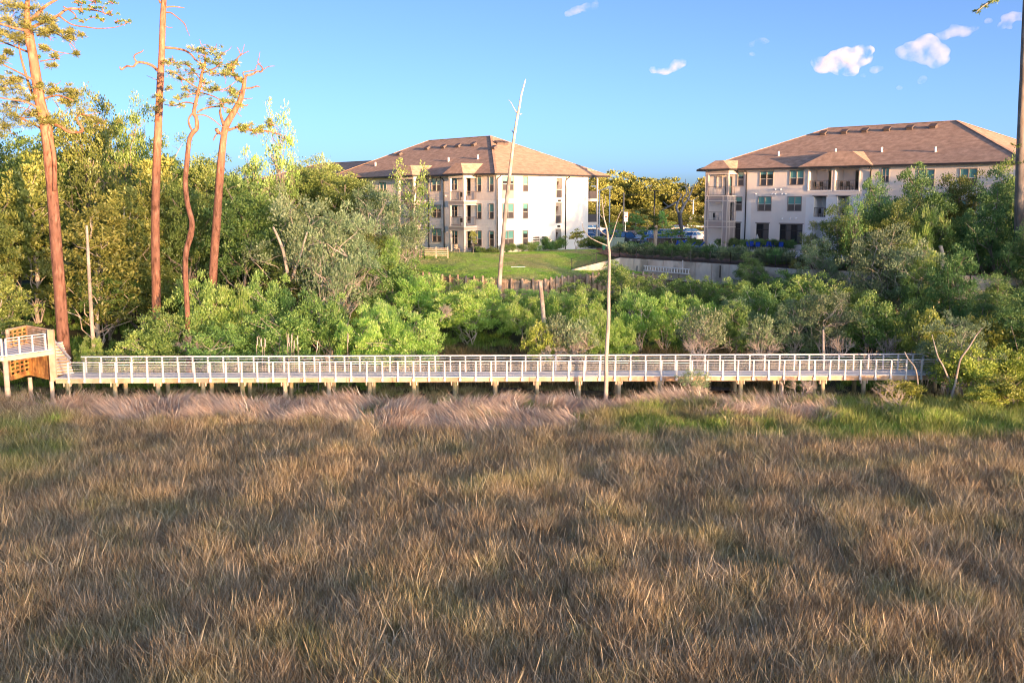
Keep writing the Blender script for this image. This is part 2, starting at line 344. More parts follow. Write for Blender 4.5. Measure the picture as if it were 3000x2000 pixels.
def fwall(mb, fc, a0, a1, z0, z1, out=0.0, holes=(), depth=.22, back=False):
    xs = sorted({a0, a1, *[h[0] for h in holes], *[h[1] for h in holes]}); zs = sorted({z0, z1, *[h[2] for h in holes], *[h[3] for h in holes]})
    xs = [x for x in xs if a0 <= x <= a1]; zs = [z for z in zs if z0 <= z <= z1]
    for i in range(len(xs) - 1):
        for j in range(len(zs) - 1):
            cx = (xs[i] + xs[i + 1]) / 2; cz = (zs[j] + zs[j + 1]) / 2
            if any(h[0] < cx < h[1] and h[2] < cz < h[3] for h in holes): continue
            mb.quad(fc.p(xs[i], zs[j], out), fc.p(xs[i + 1], zs[j], out), fc.p(xs[i + 1], zs[j + 1], out), fc.p(xs[i], zs[j + 1], out))
    for h in holes:
        dp = h[4] if len(h) > 4 else depth; b0, b1, c0, c1 = h[:4]; c0 = max(c0, z0); c1 = min(c1, z1)
        if c0 >= c1: continue
        P = lambda a, z, o: fc.p(a, z, out - o)
        mb.quad(P(b0, c0, 0), P(b0, c1, 0), P(b0, c1, dp), P(b0, c0, dp)); mb.quad(P(b1, c0, dp), P(b1, c1, dp), P(b1, c1, 0), P(b1, c0, 0))
        mb.quad(P(b0, c0, 0), P(b0, c0, dp), P(b1, c0, dp), P(b1, c0, 0)); mb.quad(P(b0, c1, dp), P(b0, c1, 0), P(b1, c1, 0), P(b1, c1, dp))
        if dp != .13: mb.quad(P(b0, c0, dp), P(b0, c1, dp), P(b1, c1, dp), P(b1, c0, dp))
def window(par, fc, a0, a1, z0, z1, out=0.0, double=True, fm='frame_taupe', upper='pane_teal', lower='pane_screen', panel=None, rnd=random):
    t = .085; mb = MB(); o0, o1 = out - .10, out + .05
    fbox(mb, fc, a0, a0 + t, z0, z1, o0, o1); fbox(mb, fc, a1 - t, a1, z0, z1, o0, o1)
    fbox(mb, fc, a0 + t, a1 - t, z0, z0 + t, o0, o1 + .03); fbox(mb, fc, a0 + t, a1 - t, z1 - t, z1, o0, o1 + .01)
    if double: c = (a0 + a1) / 2; fbox(mb, fc, c - t * .55, c + t * .55, z0 + t, z1 - t, o0, o1 - .01)
    zm = z0 + (z1 - z0) * .47; fr = mb.build('window', M[fm], par)
    ms = MB(); fbox(ms, fc, a0 + t, a1 - t, zm - .03, zm + .03, o0, o1 - .03); ms.build('meeting_rail', M['trim'], fr)
    halves = [(a0 + t, (a0 + a1) / 2 - t * .55), ((a0 + a1) / 2 + t * .55, a1 - t)] if double else [(a0 + t, a1 - t)]
    drop = rnd.choice([0, 0, .0, .35, .55])
    for (x0, x1) in halves:
        g = MB(); g.quad(fc.p(x0, zm + .03, out - .04), fc.p(x1, zm + .03, out - .04), fc.p(x1, z1 - t, out - .04), fc.p(x0, z1 - t, out - .04))
        g.build('pane', M['pane_dark' if drop else upper], fr)
        if drop:
            zz = z1 - t - (z1 - zm) * drop; g = MB(); g.quad(fc.p(x0, zz, out - .034), fc.p(x1, zz, out - .034), fc.p(x1, z1 - t, out - .034), fc.p(x0, z1 - t, out - .034)); g.build('blind', M[upper], fr)
        g = MB(); g.quad(fc.p(x0, z0 + t, out - .05), fc.p(x1, z0 + t, out - .05), fc.p(x1, zm - .03, out - .05), fc.p(x0, zm - .03, out - .05)); g.build('pane', M[lower], fr)
    if panel:
        g = MB(); fbox(g, fc, a0, a1, panel, z0 - .004, out - .05, out + .03); g.build('window_panel', M['taupe'] if fm == 'frame_taupe' else M['taupe'], par)
    return fr
def railing(par, pts, h=1.05, mat='bronze_metal', step=.2):
    mb = MB()
    for a, b in zip(pts[:-1], pts[1:]):
        a = Vector(a); b = Vector(b); L = (b - a).length; up = Vector((0, 0, 1))
        mb.beam(a + up * h, b + up * h, .05, .05); mb.beam(a + up * .08, b + up * .08, .04, .04)
        n = max(1, int(L / step))
        for i in range(n + 1):
            q = a + (b - a) * (i / n); mb.beam(q + up * .08, q + up * h, .016 if 0 < i < n else .05, .016 if 0 < i < n else .05, up=Vector((0, 1, 0)))
    return mb.build('balcony_railing', M[mat], par)
def downpipe(par, fc, a, z0, z1, out=.0, mat='dark_metal'):
    mb = MB(); mb.tube([fc.p(a, z0, out + .08), fc.p(a, z1 - .55, out + .08), fc.p(a + .1, z1 - .35, out + .2), fc.p(a + .1, z1 - .12, out + .62)], [.07] * 4, 6); return mb.build('downpipe', M[mat], par, True)
def roof_uv(me, axes=None):
    uv = me.uv_layers.new(name='UVMap')
    for p in me.polygons:
        n = p.normal; a = Vector((-n.y, n.x, 0))
        if a.length < 1e-3: a = Vector((1, 0, 0))
        a.normalize(); b = n.cross(a)
        for li in p.loop_indices:
            c = me.vertices[me.loops[li].vertex_index].co; uv.data[li].uv = (c.dot(a), c.dot(b))
def hip_roof(par, name, c0, du, dw, W, L, ze, zr, r0, r1, ov=.75, th=.14, wmid=None):
    """rectangle c0 + u*[0,W] + w*[0,L]; ridge along w from r0 to r1 at half width"""
    h = (wmid if wmid is not None else W / 2)
    P = lambda u, w_, z: Vector((c0.x + du.x * u + dw.x * w_, c0.y + du.y * u + dw.y * w_, z))
    a, b, c, d = P(-ov, -ov, ze), P(W + ov, -ov, ze), P(W + ov, L + ov, ze), P(-ov, L + ov, ze)
    e, f = P(h, r0, zr), P(h, r1, zr); mb = MB()
    mb.poly([a, b, e]); mb.poly([b, c, f, e]); mb.poly([c, d, f]); mb.poly([d, a, e, f])
    me = mb.mesh(name, M['shingles']); roof_uv(me); r = link(name, me, par)
    fa = MB(); dz = Vector((0, 0, th + .06)); q = [a, b, c, d]
    for i in range(4):
        A_, B_ = q[i], q[(i + 1) % 4]; fa.beam(A_ - Vector((0, 0, .11)), B_ - Vector((0, 0, .11)), .16, .2)
    fa.build('gutter', M['dark_metal'], r)
    so_ = MB(); so_.poly([p - Vector((0, 0, .2)) for p in reversed(q)]); so_.build('soffit', M['trim'], r)
    cap = MB()
    for A_, B_ in ((a, e), (b, e), (c, f), (d, f), (e, f)): cap.beam(A_ + Vector((0, 0, .03)), B_ + Vector((0, 0, .03)), .28, .05)
    me = cap.mesh('ridge_cap', M['shingles']); roof_uv(me); link('ridge_cap', me, r)
    return r, (a, b, c, d, e, f)
def bay_roof(par, fc, a0, a1, o1, ze, rise, run, ov=.5):
    """small hipped roof over a projecting bay, running back into the main slope"""
    p = fc.p; A_ = p(a0 - ov, ze, o1 + ov); B_ = p(a1 + ov, ze, o1 + ov); C2 = p(a1 + ov, ze + .02, -.4); D2 = p(a0 - ov, ze + .02, -.4)
    m0 = a0 + (a1 - a0) * .32; m1 = a1 - (a1 - a0) * .32
    E1 = p(m0, ze + rise, o1 - run * .2); E2 = p(m1, ze + rise, o1 - run * .2); F1 = p(m0 - .2, ze + rise + .05, -run); F2 = p(m1 + .2, ze + rise + .05, -run)
    mb = MB(); mb.poly([A_, B_, E2, E1]); mb.poly([B_, C2, F2, E2]); mb.poly([D2, A_, E1, F1]); mb.poly([E1, E2, F2, F1])
    me = mb.mesh('bay_roof', M['shingles']); roof_uv(me); r = link('bay_roof', me, par)
    g = MB(); dz = Vector((0, 0, .1))
    for x, y in ((A_, B_), (B_, C2), (D2, A_)): g.beam(x - dz, y - dz, .14, .18)
    g.poly([A_ - dz * 1.8, D2 - dz * 1.8, C2 - dz * 1.8, B_ - dz * 1.8]); g.build('gutter', M['dark_metal'], r); return r
def plane_hit(px, py, p0, n):
    d = ray(px, py); o = Vector((0, 0, CZ)); t = (Vector(p0) - o).dot(n) / d.dot(n); return o + d * t
def roof_vents(par, pts, pipes, p0, p1, p2, axis):
    n = (Vector(p1) - Vector(p0)).cross(Vector(p2) - Vector(p0)).normalized()
    if n.z < 0: n = -n
    ax = Vector((axis.x, axis.y, 0)); ax = (ax - n * ax.dot(n)).normalized(); bx = n.cross(ax)
    for (px, py) in pts:
        q = plane_hit(px, py, p0, n); mb = MB()
        mb.hexa([q - ax * .34 - bx * .3, q + ax * .34 - bx * .3, q + ax * .34 + bx * .3, q - ax * .34 + bx * .3,
                 q - ax * .3 - bx * .25 + n * .3, q + ax * .3 - bx * .25 + n * .3, q + ax * .3 + bx * .25 + n * .28, q - ax * .3 + bx * .25 + n * .28])
        mb.hexa([q - ax * .42 - bx * .36 + n * .3, q + ax * .42 - bx * .36 + n * .3, q + ax * .42 + bx * .36 + n * .3, q - ax * .42 + bx * .36 + n * .3,
                 q - ax * .42 - bx * .36 + n * .35, q + ax * .42 - bx * .36 + n * .35, q + ax * .42 + bx * .36 + n * .35, q - ax * .42 + bx * .36 + n * .35])
        mb.build('roof_vent', M['bronze_metal'], par)
    for (px, py) in pipes:
        q = plane_hit(px, py, p0, n); mb = MB(); mb.tube([q - Vector((0, 0, .1)), q + Vector((0, 0, .5))], [.12, .12], 8); mb.build('vent_pipe', M['white_paint'], par, True)
def porch_chair(par, loc, rz, mat='dark_metal'):
    mb = MB(); mb.box(-.28, .28, -.26, .26, .40, .45); mb.box(-.28, .28, .24, .29, .45, .95)
    for x in (-.26, .22):
        for y in (-.26, .22): mb.box(x, x + .04, y, y + .04, 0, .40)
        mb.box(x, x + .04, -.26, .26, .62, .66)
    return mb.build('chair', M[mat], par, loc=loc, rz=rz)
R_ = random.Random(5)
# ---- left building
UU = Vector((math.cos(rad(42)), math.sin(rad(42)))); WW = Vector((-math.sin(rad(42)), math.cos(rad(42)))); C1 = Vector((-1.8, 118.0))
ZB, ZM, ZE = 7.05, 13.2, 16.25           # base, change of colour, wall top
b1 = thing('apartment_building', 'three storey white apartment block left of the parking lot, corner lit orange under the eave', 'building', (0, 0, 0))
f1 = Face(C1, UU, -WW)                    # face turned to the right
f2 = Face(C1, WW, -UU)                    # long face turned to the left
f2.s_of_old = f2.s_of
LU, LW = 15.6, 36.0
def box_px(fc, x0, x1, y0, y1, out=0.0):
    a = fc.s_of(x0, out); b = fc.s_of(x1, out); xm = (x0 + x1) / 2; z1 = fc.z_of(xm, y0, out); z0 = fc.z_of(xm, y1, out)
    return min(a, b), max(a, b), z0, z1
wins1 = [(1471, 1505, 516, 559, True, 581), (1531, 1547, 516, 562, False, None), (1471, 1505, 596, 641, True, None), (1531, 1547, 596, 641, False, None), (1471, 1505, 675, 720, True, None), (1531, 1547, 674, 719, False, None)]
opens = [(1629, 1645, 522, 579), (1628, 1644, 594, 654), (1628, 1643, 671, 728)]
hol = []; wl = []
for w_ in wins1:
    b = box_px(f1, *w_[:4]); hol.append((b[0] + .02, b[1] - .02, b[2] + .02, b[3] - .02, .2)); wl.append((b, w_[4], f1.z_of(w_[0], w_[5]) if w_[5] else None))
ops = []
for q in opens: b = box_px(f1, *q); ops.append(b); hol.append((b[0], b[1], max(b[2], ZB + .05), b[3], 1.4))
for z0, z1, mt in ((ZB, ZM, 'white_stucco'), (ZM, ZE, 'cream_stucco')):
    mb = MB(); fwall(mb, f1, 0, LU, z0, z1, 0, hol); mb.build('wall', M[mt], b1)
for b, dbl, pan in wl: window(b1, f1, *b, double=dbl, panel=pan, rnd=R_, upper='pane_teal')
for i, b in enumerate(ops):
    fr = MB(); t = .1
    fbox(fr, f1, b[0] - t, b[0], b[2], b[3], -.05, .06); fbox(fr, f1, b[1], b[1] + t, b[2], b[3], -.05, .06); fbox(fr, f1, b[0] - t, b[1] + t, b[3], b[3] + t, -.05, .07); fbox(fr, f1, b[0], b[1], b[2] + .95, b[2] + 1.03, -.04, .05)
    fr.build('stair_opening_trim', M['trim'], b1)
    st = MB(); n = 9
    for k in range(n):
        s0 = b[0] + (b[1] - b[0]) * k / n; zz = b[2] + (b[3] - b[2]) * (k / n * .8); fbox(st, f1, s0, s0 + (b[1] - b[0]) / n, zz, zz + .3, -1.2, -.5)
    st.build('stair', M['bronze_metal'], b1)
    sc_ = MB(); fbox(sc_, f1, b[0], b[1], b[2], b[2] + .95, -.14, -.10); sc_.build('screen', M['pane_screen'], b1)
    lt = MB(); fbox(lt, f1, b[0] + .3, b[0] + .75, b[2] - .5, b[2] - .25, .01, .1); 
    if i < 2: lt.build('wall_lamp', M['dark_metal'], b1)
for px in (1455.8, 1656): downpipe(b1, f1, f1.s_of(px), ZB, ZE)
# corner trims and floor band
tr = MB(); fbox(tr, f1, -.02, .16, ZB, ZE, 0, .03); fbox(tr, f2, -.02, .16, ZB, ZE, 0, .03); tr.build('corner_trim', M['trim'], b1)
# meter bank on the right face
mbk = box_px(f1, 1557, 1599, 692, 720); cab = MB()
mid = mbk[0] + (mbk[1] - mbk[0]) * .46
fbox(cab, f1, mbk[0], mid, mbk[2], mbk[3], 0, .18); fbox(cab, f1, mid, mid + .35, mbk[2] - .25, mbk[3], 0, .26); fbox(cab, f1, mid + .35, mbk[1], mbk[2], mbk[3] + .05, 0, .18); fbox(cab, f1, mbk[1], mbk[1] + .4, mbk[2] + .2, mbk[3] - .25, 0, .15)
mc = cab.build('meter_bank', M['galv'], b1)
for blk in ((mbk[0] + .12, mid - .05), (mid + .5, mbk[1] - .08)):
    for i in range(4):
        for j in range(4):
            a = blk[0] + (blk[1] - blk[0]) * (i + .5) / 4; z = mbk[2] + (mbk[3] - mbk[2]) * (j + .5) / 4
            t_ = MB(); t_.tube([f1.p(a, z, .18), f1.p(a, z, .30)], [.12, .10], 8); t_.build('meter', M['pane_screen'], mc)
# screened porch stack beyond the right end of the face
f1p = Face(C1 + UU * LU, UU, -WW); pw_ = 2.3
for z0, z1 in ((ZB, ZB + .15), (ZB + 3.0, ZB + 3.4), (ZM - .1, ZM + .25), (ZE - .1, ZE + .15)):
    m_ = MB(); fbox(m_, f1p, .0, pw_, z0, z1, -6, -.4); m_.build('porch_slab', M['trim'], b1)
for a in (.05, pw_ - .15):
    m_ = MB(); fbox(m_, f1p, a, a + .16, ZB + .15, ZE - .1, -.62, -.45); m_.build('porch_post', M['trim'], b1)
for z in (ZB + 3.4, ZM + .25):
    m_ = MB(); fbox(m_, f1p, .21, pw_ - .15, z, z + 1.0, -.58, -.54); m_.build('porch_screen', M['pane_screen'], b1)
mb = MB(); mb.quad(f1.p(LU, ZB, 0), f1.p(LU, ZB, -34), f1.p(LU, ZE, -34), f1.p(LU, ZE, 0)); mb.build('wall', M['white_stucco'], b1)
# long left face
def bl(p0, p1, y0, y1): return box_px(f2, p0, p1, y0, y1)
wins2 = []
for x0, x1, d_ in ((1397, 1412, False), (1433, 1448, False), (1320, 1341, True), (1265, 1293, True)):
    yy = {1397: ((517, 562), (596, 642), (675, 721)), 1433: ((516, 562), (596, 642), (676, 722)), 1320: ((521, 557), (596, 636), (675, 715)), 1265: ((521, 561), (600, 638), (669, 709))}[x0]
    for k, (y0, y1) in enumerate(yy): wins2.append((bl(x0, x1, y0, y1), d_, k))
H2 = [(b[0] + .02, b[1] - .02, b[2] + .02, b[3] - .02, .2) for b, _, _ in wins2]
doors = []
for y0, y1 in ((521, 574), (598, 654), (676, 733)):
    b = bl(1367, 1379, y0, y1); doors.append(b); H2.append((b[0], b[1], max(b[2], ZB + .02), b[3], .2))
s_far = LW; extra = []
for k in range(3):                                                # repeats hidden behind the trees
    for a in (22.5, 27.5, 32):
        z0 = ZB + .75 + 3.07 * k; extra.append(((a, a + 1.7, z0, z0 + 1.75), True, k)); H2.append((a + .02, a + 1.68, z0 + .02, z0 + 1.73, .2))
for z0, z1, mt in ((ZB, ZM, 'white_siding'), (ZM, ZE, 'cream_siding')):
    mb = MB(); fwall(mb, f2, 0, LW, z0, z1, 0, H2); mb.build('wall', M[mt], b1)
for b, d_, k in wins2 + extra: window(b1, f2, *b, double=d_, rnd=R_, panel=(b[2] - .85 if (d_ and k == 0 and b[0] > 12) else None))
for b in doors:
    m_ = MB(); fbox(m_, f2, b[0], b[1], max(b[2], ZB + .02), b[3], -.14, -.08); d_ = m_.build('door', M['frame_taupe'], b1)
    m_ = MB(); m_.quad(f2.p(b[0] + .1, b[2] + .3, -.07), f2.p(b[1] - .1, b[2] + .3, -.07), f2.p(b[1] - .1, b[3] - .12, -.07), f2.p(b[0] + .1, b[3] - .12, -.07)); m_.build('pane', M['pane_dark'], d_)
def proj_balcony(par, fc, a0, a1, o1, floors=(1, 2), zb=ZB, fl=3.07, furn=True):
    for k in floors:
        z = zb + fl * k
        m_ = MB(); fbox(m_, fc, a0, a1, z - .42, z - .1, .0, o1); m_.build('balcony_fascia', M['taupe'], par)
        m_ = MB(); fbox(m_, fc, a0 - .06, a1 + .06, z - .1, z + .06, .0, o1 + .06); fbox(m_, fc, a0 - .05, a1 + .05, z - .52, z - .42, .0, o1 + .05); m_.build('balcony_trim', M['trim'], par)
        railing(par, [fc.p(a0 + .05, z + .06, .1), fc.p(a0 + .05, z + .06, o1 - .08), fc.p(a1 - .05, z + .06, o1 - .08), fc.p(a1 - .05, z + .06, .1)])
        if furn: porch_chair(par, fc.p(a0 + (a1 - a0) * .45, z + .06, o1 * .5), 2.2)
    for a in (a0 + .02, a1 - .30):
        m_ = MB(); fbox(m_, fc, a, a + .28, zb, zb + fl * 3 - .1, o1 - .32, o1 - .04); m_.build('balcony_post', M['trim'], par)
    m_ = MB(); fbox(m_, fc, a0, a1, zb + fl * 3 - .35, zb + fl * 3 - .05, .0, o1); m_.build('balcony_beam', M['trim'], par)
    m_ = MB(); fbox(m_, fc, a0, a1, zb - .1, zb + .04, .0, o1); m_.build('patio_slab', M['concrete'], par)
# outer corner of the balcony seen at column 1359, wall junction at 1392
bo = 2.0
a_near = f2.s_of(1359, bo); a_left = f2.s_of(1314, bo)
proj_balcony(b1, f2, a_near, a_left, bo)
a2n = f2.s_of(1213, bo); proj_balcony(b1, f2, a2n, a2n + 3.6, bo)
for px in (1302, 1257): downpipe(b1, f2, f2.s_of(px), ZB, ZE)
for a, z in ((f2.s_of(1296), 12.3), (f2.s_of(1309), 12.5), (f2.s_of(1297), 9.4), (f2.s_of(1309), 9.3), (f2.s_of(1306), 13.8)):
    m_ = MB(); fbox(m_, f2, a - .1, a + .1, z - .08, z + .08, 0, .12); m_.build('wall_vent', M['white_paint'], b1)
hipr, cr = hip_roof(b1, 'roof', C1, UU, WW, 18.0, LW, ZE + .15, 21.6, 11.4, 24.8)
bay_roof(b1, f2, a_near, a_left, bo, ZE + .16, 1.25, 1.8)
bay_roof(b1, f2, a2n, a2n + 3.6, bo, ZE + .16, 1.25, 1.8)
bay_roof(b1, f1p, .1, pw_ - .2, -.5, ZE + .17, .9, 2.5)
fl_ = [(1449, 436), (1389, 426), (1344, 430), (1301, 433), (1253, 437), (1172, 454)]
roof_vents(b1, fl_, [(1400, 466), (1314, 473), (1100, 486)], cr[3], cr[0], cr[4], WW)
roof_vents(b1, [(1458, 422), (1468, 422), (1478, 423)], [], cr[0], cr[1], cr[4], UU)
# lower wing continuing to the left behind the trees
c2w = C1 + WW * LW + UU * 1.5; f2b = Face(c2w, WW, -UU); mb = MB(); fwall(mb, f2b, 0, 24, ZB, ZE, 0, ()); mb.build('wall', M['white_siding'], b1)
hip_roof(b1, 'wing_roof', c2w - WW * 2, UU, WW, 15, 28, ZE + .1, 19.2, 4, 20)
mb = MB(); mb.quad(f2.p(LW, ZB, 0), f2.p(LW, ZB, -17), f2.p(LW, ZE, -17), f2.p(LW, ZE, 0)); mb.build('wall', M['white_siding'], b1)
# ---- right building
RB, RM, RE = 7.62, 13.95, 16.85
b2 = thing('apartment_building', 'long beige and white apartment block beside the pool with two recessed top floor balconies', 'building', (0, 0, 0))
g1 = Face(P0, G, -NN)
def gb(x0, x1, y0, y1, out=0.0): return box_px(g1, x0, x1, y0, y1, out)
sa_, sb_, sc2, sd_ = g1.s_of(2200), g1.s_of(2360), g1.s_of(2545), 37.0
W_ = []; Hh = []
def addw(x0, x1, y0, y1, dbl=True, **kw):
    b = gb(x0, x1, y0, y1); W_.append((b, dbl, kw)); Hh.append((b[0] + .02, b[1] - .02, b[2] + .02, b[3] - .02, .2))
addw(2157, 2177, 502, 546, False); addw(2154, 2174, 576, 618, False)
addw(2222, 2263, 501, 545); addw(2219, 2260, 575, 619); addw(2309, 2352, 498, 543); addw(2306, 2348, 575, 619); addw(2577, 2600, 491, 535)
for k in range(3):
    for a in (sc2 + 5.2, sc2 + 9.5): 
        z0 = RB + .8 + 3.1 * k; W_.append(((a, a + 1.8, z0, z0 + 1.8), True, {})); Hh.append((a + .02, a + 1.78, z0 + .02, z0 + 1.78, .2))
for y0 in (575, 655): b = gb(2580, 2606, y0, y0 + 45); W_.append((b, True, {})); Hh.append((b[0] + .02, b[1] - .02, b[2] + .02, b[3] - .02, .2))
# store-front glazing on the ground floor
SF = [gb(2154, 2171, 653, 714), gb(2217, 2254, 655, 716), gb(2286, 2353, 657, 716)]
for b in SF: Hh.append((b[0], b[1], max(b[2], RB + .08), b[3], .22))
# recessed balconies and openings
REC = [gb(2366, 2432, 496, 557), gb(2443, 2512, 494, 557), gb(2383, 2419, 575, 636), gb(2451, 2487, 575, 636), gb(2381, 2419, 656, 716), gb(2451, 2487, 656, 716)]
for b in REC: Hh.append((b[0], b[1], max(b[2], RB + .05), b[3], 1.7))
zones = [(0, sa_, RB, RM - .75, 'white_stucco'), (0, sa_, RM - .75, RE, 'beige_stucco'), (sa_, sb_, RB, RE, 'beige_stucco'), (sb_, sc2, RB, RM - .35, 'white_stucco'), (sb_, sc2, RM - .35, RE, 'beige_stucco'), (sc2, sd_, RB, RE, 'beige_stucco')]
for a0, a1, z0, z1, mt in zones:
    mb = MB(); hs = [h for h in Hh if h[0] >= a0 - .05 and h[1] <= a1 + .05]; fwall(mb, g1, a0, a1, z0, z1, 0, hs); mb.build('wall', M[mt], b2)
for b, d_, kw in W_: window(b2, g1, *b, double=d_, rnd=R_, **kw)
for i, b in enumerate(SF):
    n = (1, 2, 4)[i]; fr = MB(); t = .07; zb_ = max(b[2], RB + .08)
    for k in range(n + 1): a = b[0] + (b[1] - b[0] - t) * k / n; fbox(fr, g1, a, a + t, zb_, b[3], -.16, -.04)
    for z in (zb_, b[3] - t, b[3] - .75): 
        for k in range(n): a = b[0] + (b[1] - b[0] - t) * k / n; a2 = b[0] + (b[1] - b[0] - t) * (k + 1) / n; fbox(fr, g1, a + t, a2, z, z + t, -.155, -.045)
    s_ = fr.build('storefront_window', M['dark_metal'], b2)
    for k in range(n):
        a = b[0] + (b[1] - b[0] - t) * k / n; a2 = b[0] + (b[1] - b[0] - t) * (k + 1) / n
        g_ = MB(); g_.quad(g1.p(a, zb_, -.1), g1.p(a2, zb_, -.1), g1.p(a2, b[3], -.1), g1.p(a, b[3], -.1)); g_.build('pane', M['pane_dark'] if k % 2 == 0 else M['pane_screen'], s_)
    hd = MB(); fbox(hd, g1, b[0] - .12, b[1] + .12, b[3], b[3] + .14, 0, .05); hd.build('lintel', M['frame_taupe'], b2)
for i, b in enumerate(REC):
    z0 = max(b[2], RB + .05)
    railing(b2, [g1.p(b[0] + .03, z0, -.12), g1.p(b[1] - .03, z0, -.12)]) if i < 4 else None
    m_ = MB(); fbox(m_, g1, b[0] - .1, b[1] + .1, z0 - .14, z0, -.1, .08); m_.build('balcony_sill', M['white_paint'], b2)
    a = b[1] - (b[1] - b[0]) * .46; m_ = MB(); fbox(m_, g1, a, b[1] - .1, z0, z0 + 2.15, -1.68, -1.6); d_ = m_.build('door', M['bronze_metal'], b2)
    m_ = MB(); m_.quad(g1.p(a + .12, z0 + .2, -1.59), g1.p(b[1] - .22, z0 + .2, -1.59), g1.p(b[1] - .22, z0 + 2.0, -1.59), g1.p(a + .12, z0 + 2.0, -1.59)); m_.build('pane', M['pane_dark'], d_)
    if i < 4: porch_chair(b2, g1.p(b[0] + .6, z0, -.8), .8); porch_chair(b2, g1.p(b[0] + 1.25, z0, -.9), 2.0)
    if i in (2, 3, 4, 5): m_ = MB(); fbox(m_, g1, b[0] - .15, b[1] + .15, b[3], b[3] + .12, -.05, .10); m_.build('lintel', M['frame_taupe'], b2)
for i, b in enumerate(REC[:2]):
    m_ = MB(); fbox(m_, g1, b[0] - .12, b[0], b[2], RE - .05, 0, .1); fbox(m_, g1, b[1], b[1] + .12, b[2], RE - .05, 0, .1); fbox(m_, g1, b[0], b[1], b[3], b[3] + .12, 0, .1); fbox(m_, g1, b[0], b[1], RE - .17, RE - .05, 0, .1); m_.build('batten', M['trim'], b2)
downpipe(b2, g1, g1.s_of(2185), RB, RE); downpipe(b2, g1, g1.s_of(2546), RB, RE)
for px, py in ((2270, 555), (2286, 555), (2213, 569), (2261, 569), (2270, 569), (2290, 569), (2300, 569), (2293, 641), (2316, 641), (2333, 640)):
    a = g1.s_of(px); z = g1.z_of(px, py); m_ = MB(); m_.tube([g1.p(a, z, 0), g1.p(a, z, .12), g1.p(a, z - .07, .16)], [.1, .1, .05], 8); m_.build('wall_vent', M['white_paint'], b2)
# projecting balcony tower at the left end
to = 1.75; t0 = g1.s_of(2066, to); t1 = g1.s_of(2131, to); zt = RE + .05
ft = Face(g1.p(0, 0, to).to_2d(), G, -NN); fr_ = Face(g1.p(t1, 0, to).to_2d(), NN, G)
fls = [RB, RB + 3.1, RB + 6.15]
th = []
for k, z in enumerate(fls):
    for (a0, a1) in ((t0 + .45, t1 - .75),): th.append((a0, a1, z + (.05 if k == 0 else .12), z + 2.25, .13))
mb = MB(); fwall(mb, ft, t0, t1, RB, fls[2], 0, th[:2], depth=.14); mb.build('tower_panel', M['taupe'], b2)
rh = [(.45, 1.35, z + .12, z + 2.25, .13) for z in fls]
mb = MB(); fwall(mb, fr_, 0, to, RB, fls[2], 0, (rh[1],), depth=.12); mb.build('tower_panel', M['taupe'], b2)
# cut-out backing: the openings show the wall behind, so build the panels as frames
bt = MB()
for z in (RB + 2.4, fls[1] - .02, fls[1] + 2.4, fls[2] - .06):
    fbox(bt, ft, t0 - .03, t1 + .03, z, z + .09, 0, .035); fbox(bt, fr_, .04, to, z, z + .09, 0, .035)
for a in (t0, t0 + .40, t1 - .72, t1 - .1): fbox(bt, ft, a - .02, a + .08, RB, fls[2], .001, .03)
for a in (.42, 1.38): fbox(bt, fr_, a, a + .08, RB, fls[2], .001, .03)
bt.build('batten', M['trim'], b2)
for k, z in enumerate(fls):
    m_ = MB(); fbox(m_, g1, t0, t1, z - .08, z + .06, 0.02, to + (.08 if k == 2 else -.02)); m_.build('balcony_slab', M['trim'], b2)
    if k: railing(b2, [ft.p(t0 + .2, z + .06, -.12), ft.p(t1 - .1, z + .06, -.12), g1.p(t1 - .1, z + .06, .3)])
    if k == 2:
        for a in (t0, t1 - .28): m_ = MB(); fbox(m_, ft, a, a + .28, z + .06, zt - .5, -.3, 0); m_.build('balcony_post', M['taupe'], b2)
        m_ = MB(); fbox(m_, ft, t0 - .03, t1 + .03, zt - .5, zt, -to + .05, .02); m_.build('balcony_beam', M['taupe'], b2)
        m_ = MB(); fbox(m_, ft, t0 - .06, t1 + .06, zt - .56, zt - .48, -to + .05, .06); m_.build('batten', M['trim'], b2)
    if k == 1: porch_chair(b2, g1.p(t0 + 1.0, z + .06, .9), 1.0); 
    m_ = MB(); a = t0 + 1.6; fbox(m_, g1, a, a + 1.0, z + .08, z + 2.3, .01, .07); d_ = m_.build('door', M['bronze_metal'], b2)
    m_ = MB(); m_.quad(g1.p(a + .15, z + .3, .08), g1.p(a + .85, z + .3, .08), g1.p(a + .85, z + 2.15, .08), g1.p(a + .15, z + 2.15, .08)); m_.build('pane', M['pane_teal'] if k == 2 else M['pane_dark'], d_)
window(b2, g1, t0 + .3, t0 + 1.2, fls[2] + .9, fls[2] + 2.4, .02, False, rnd=R_)
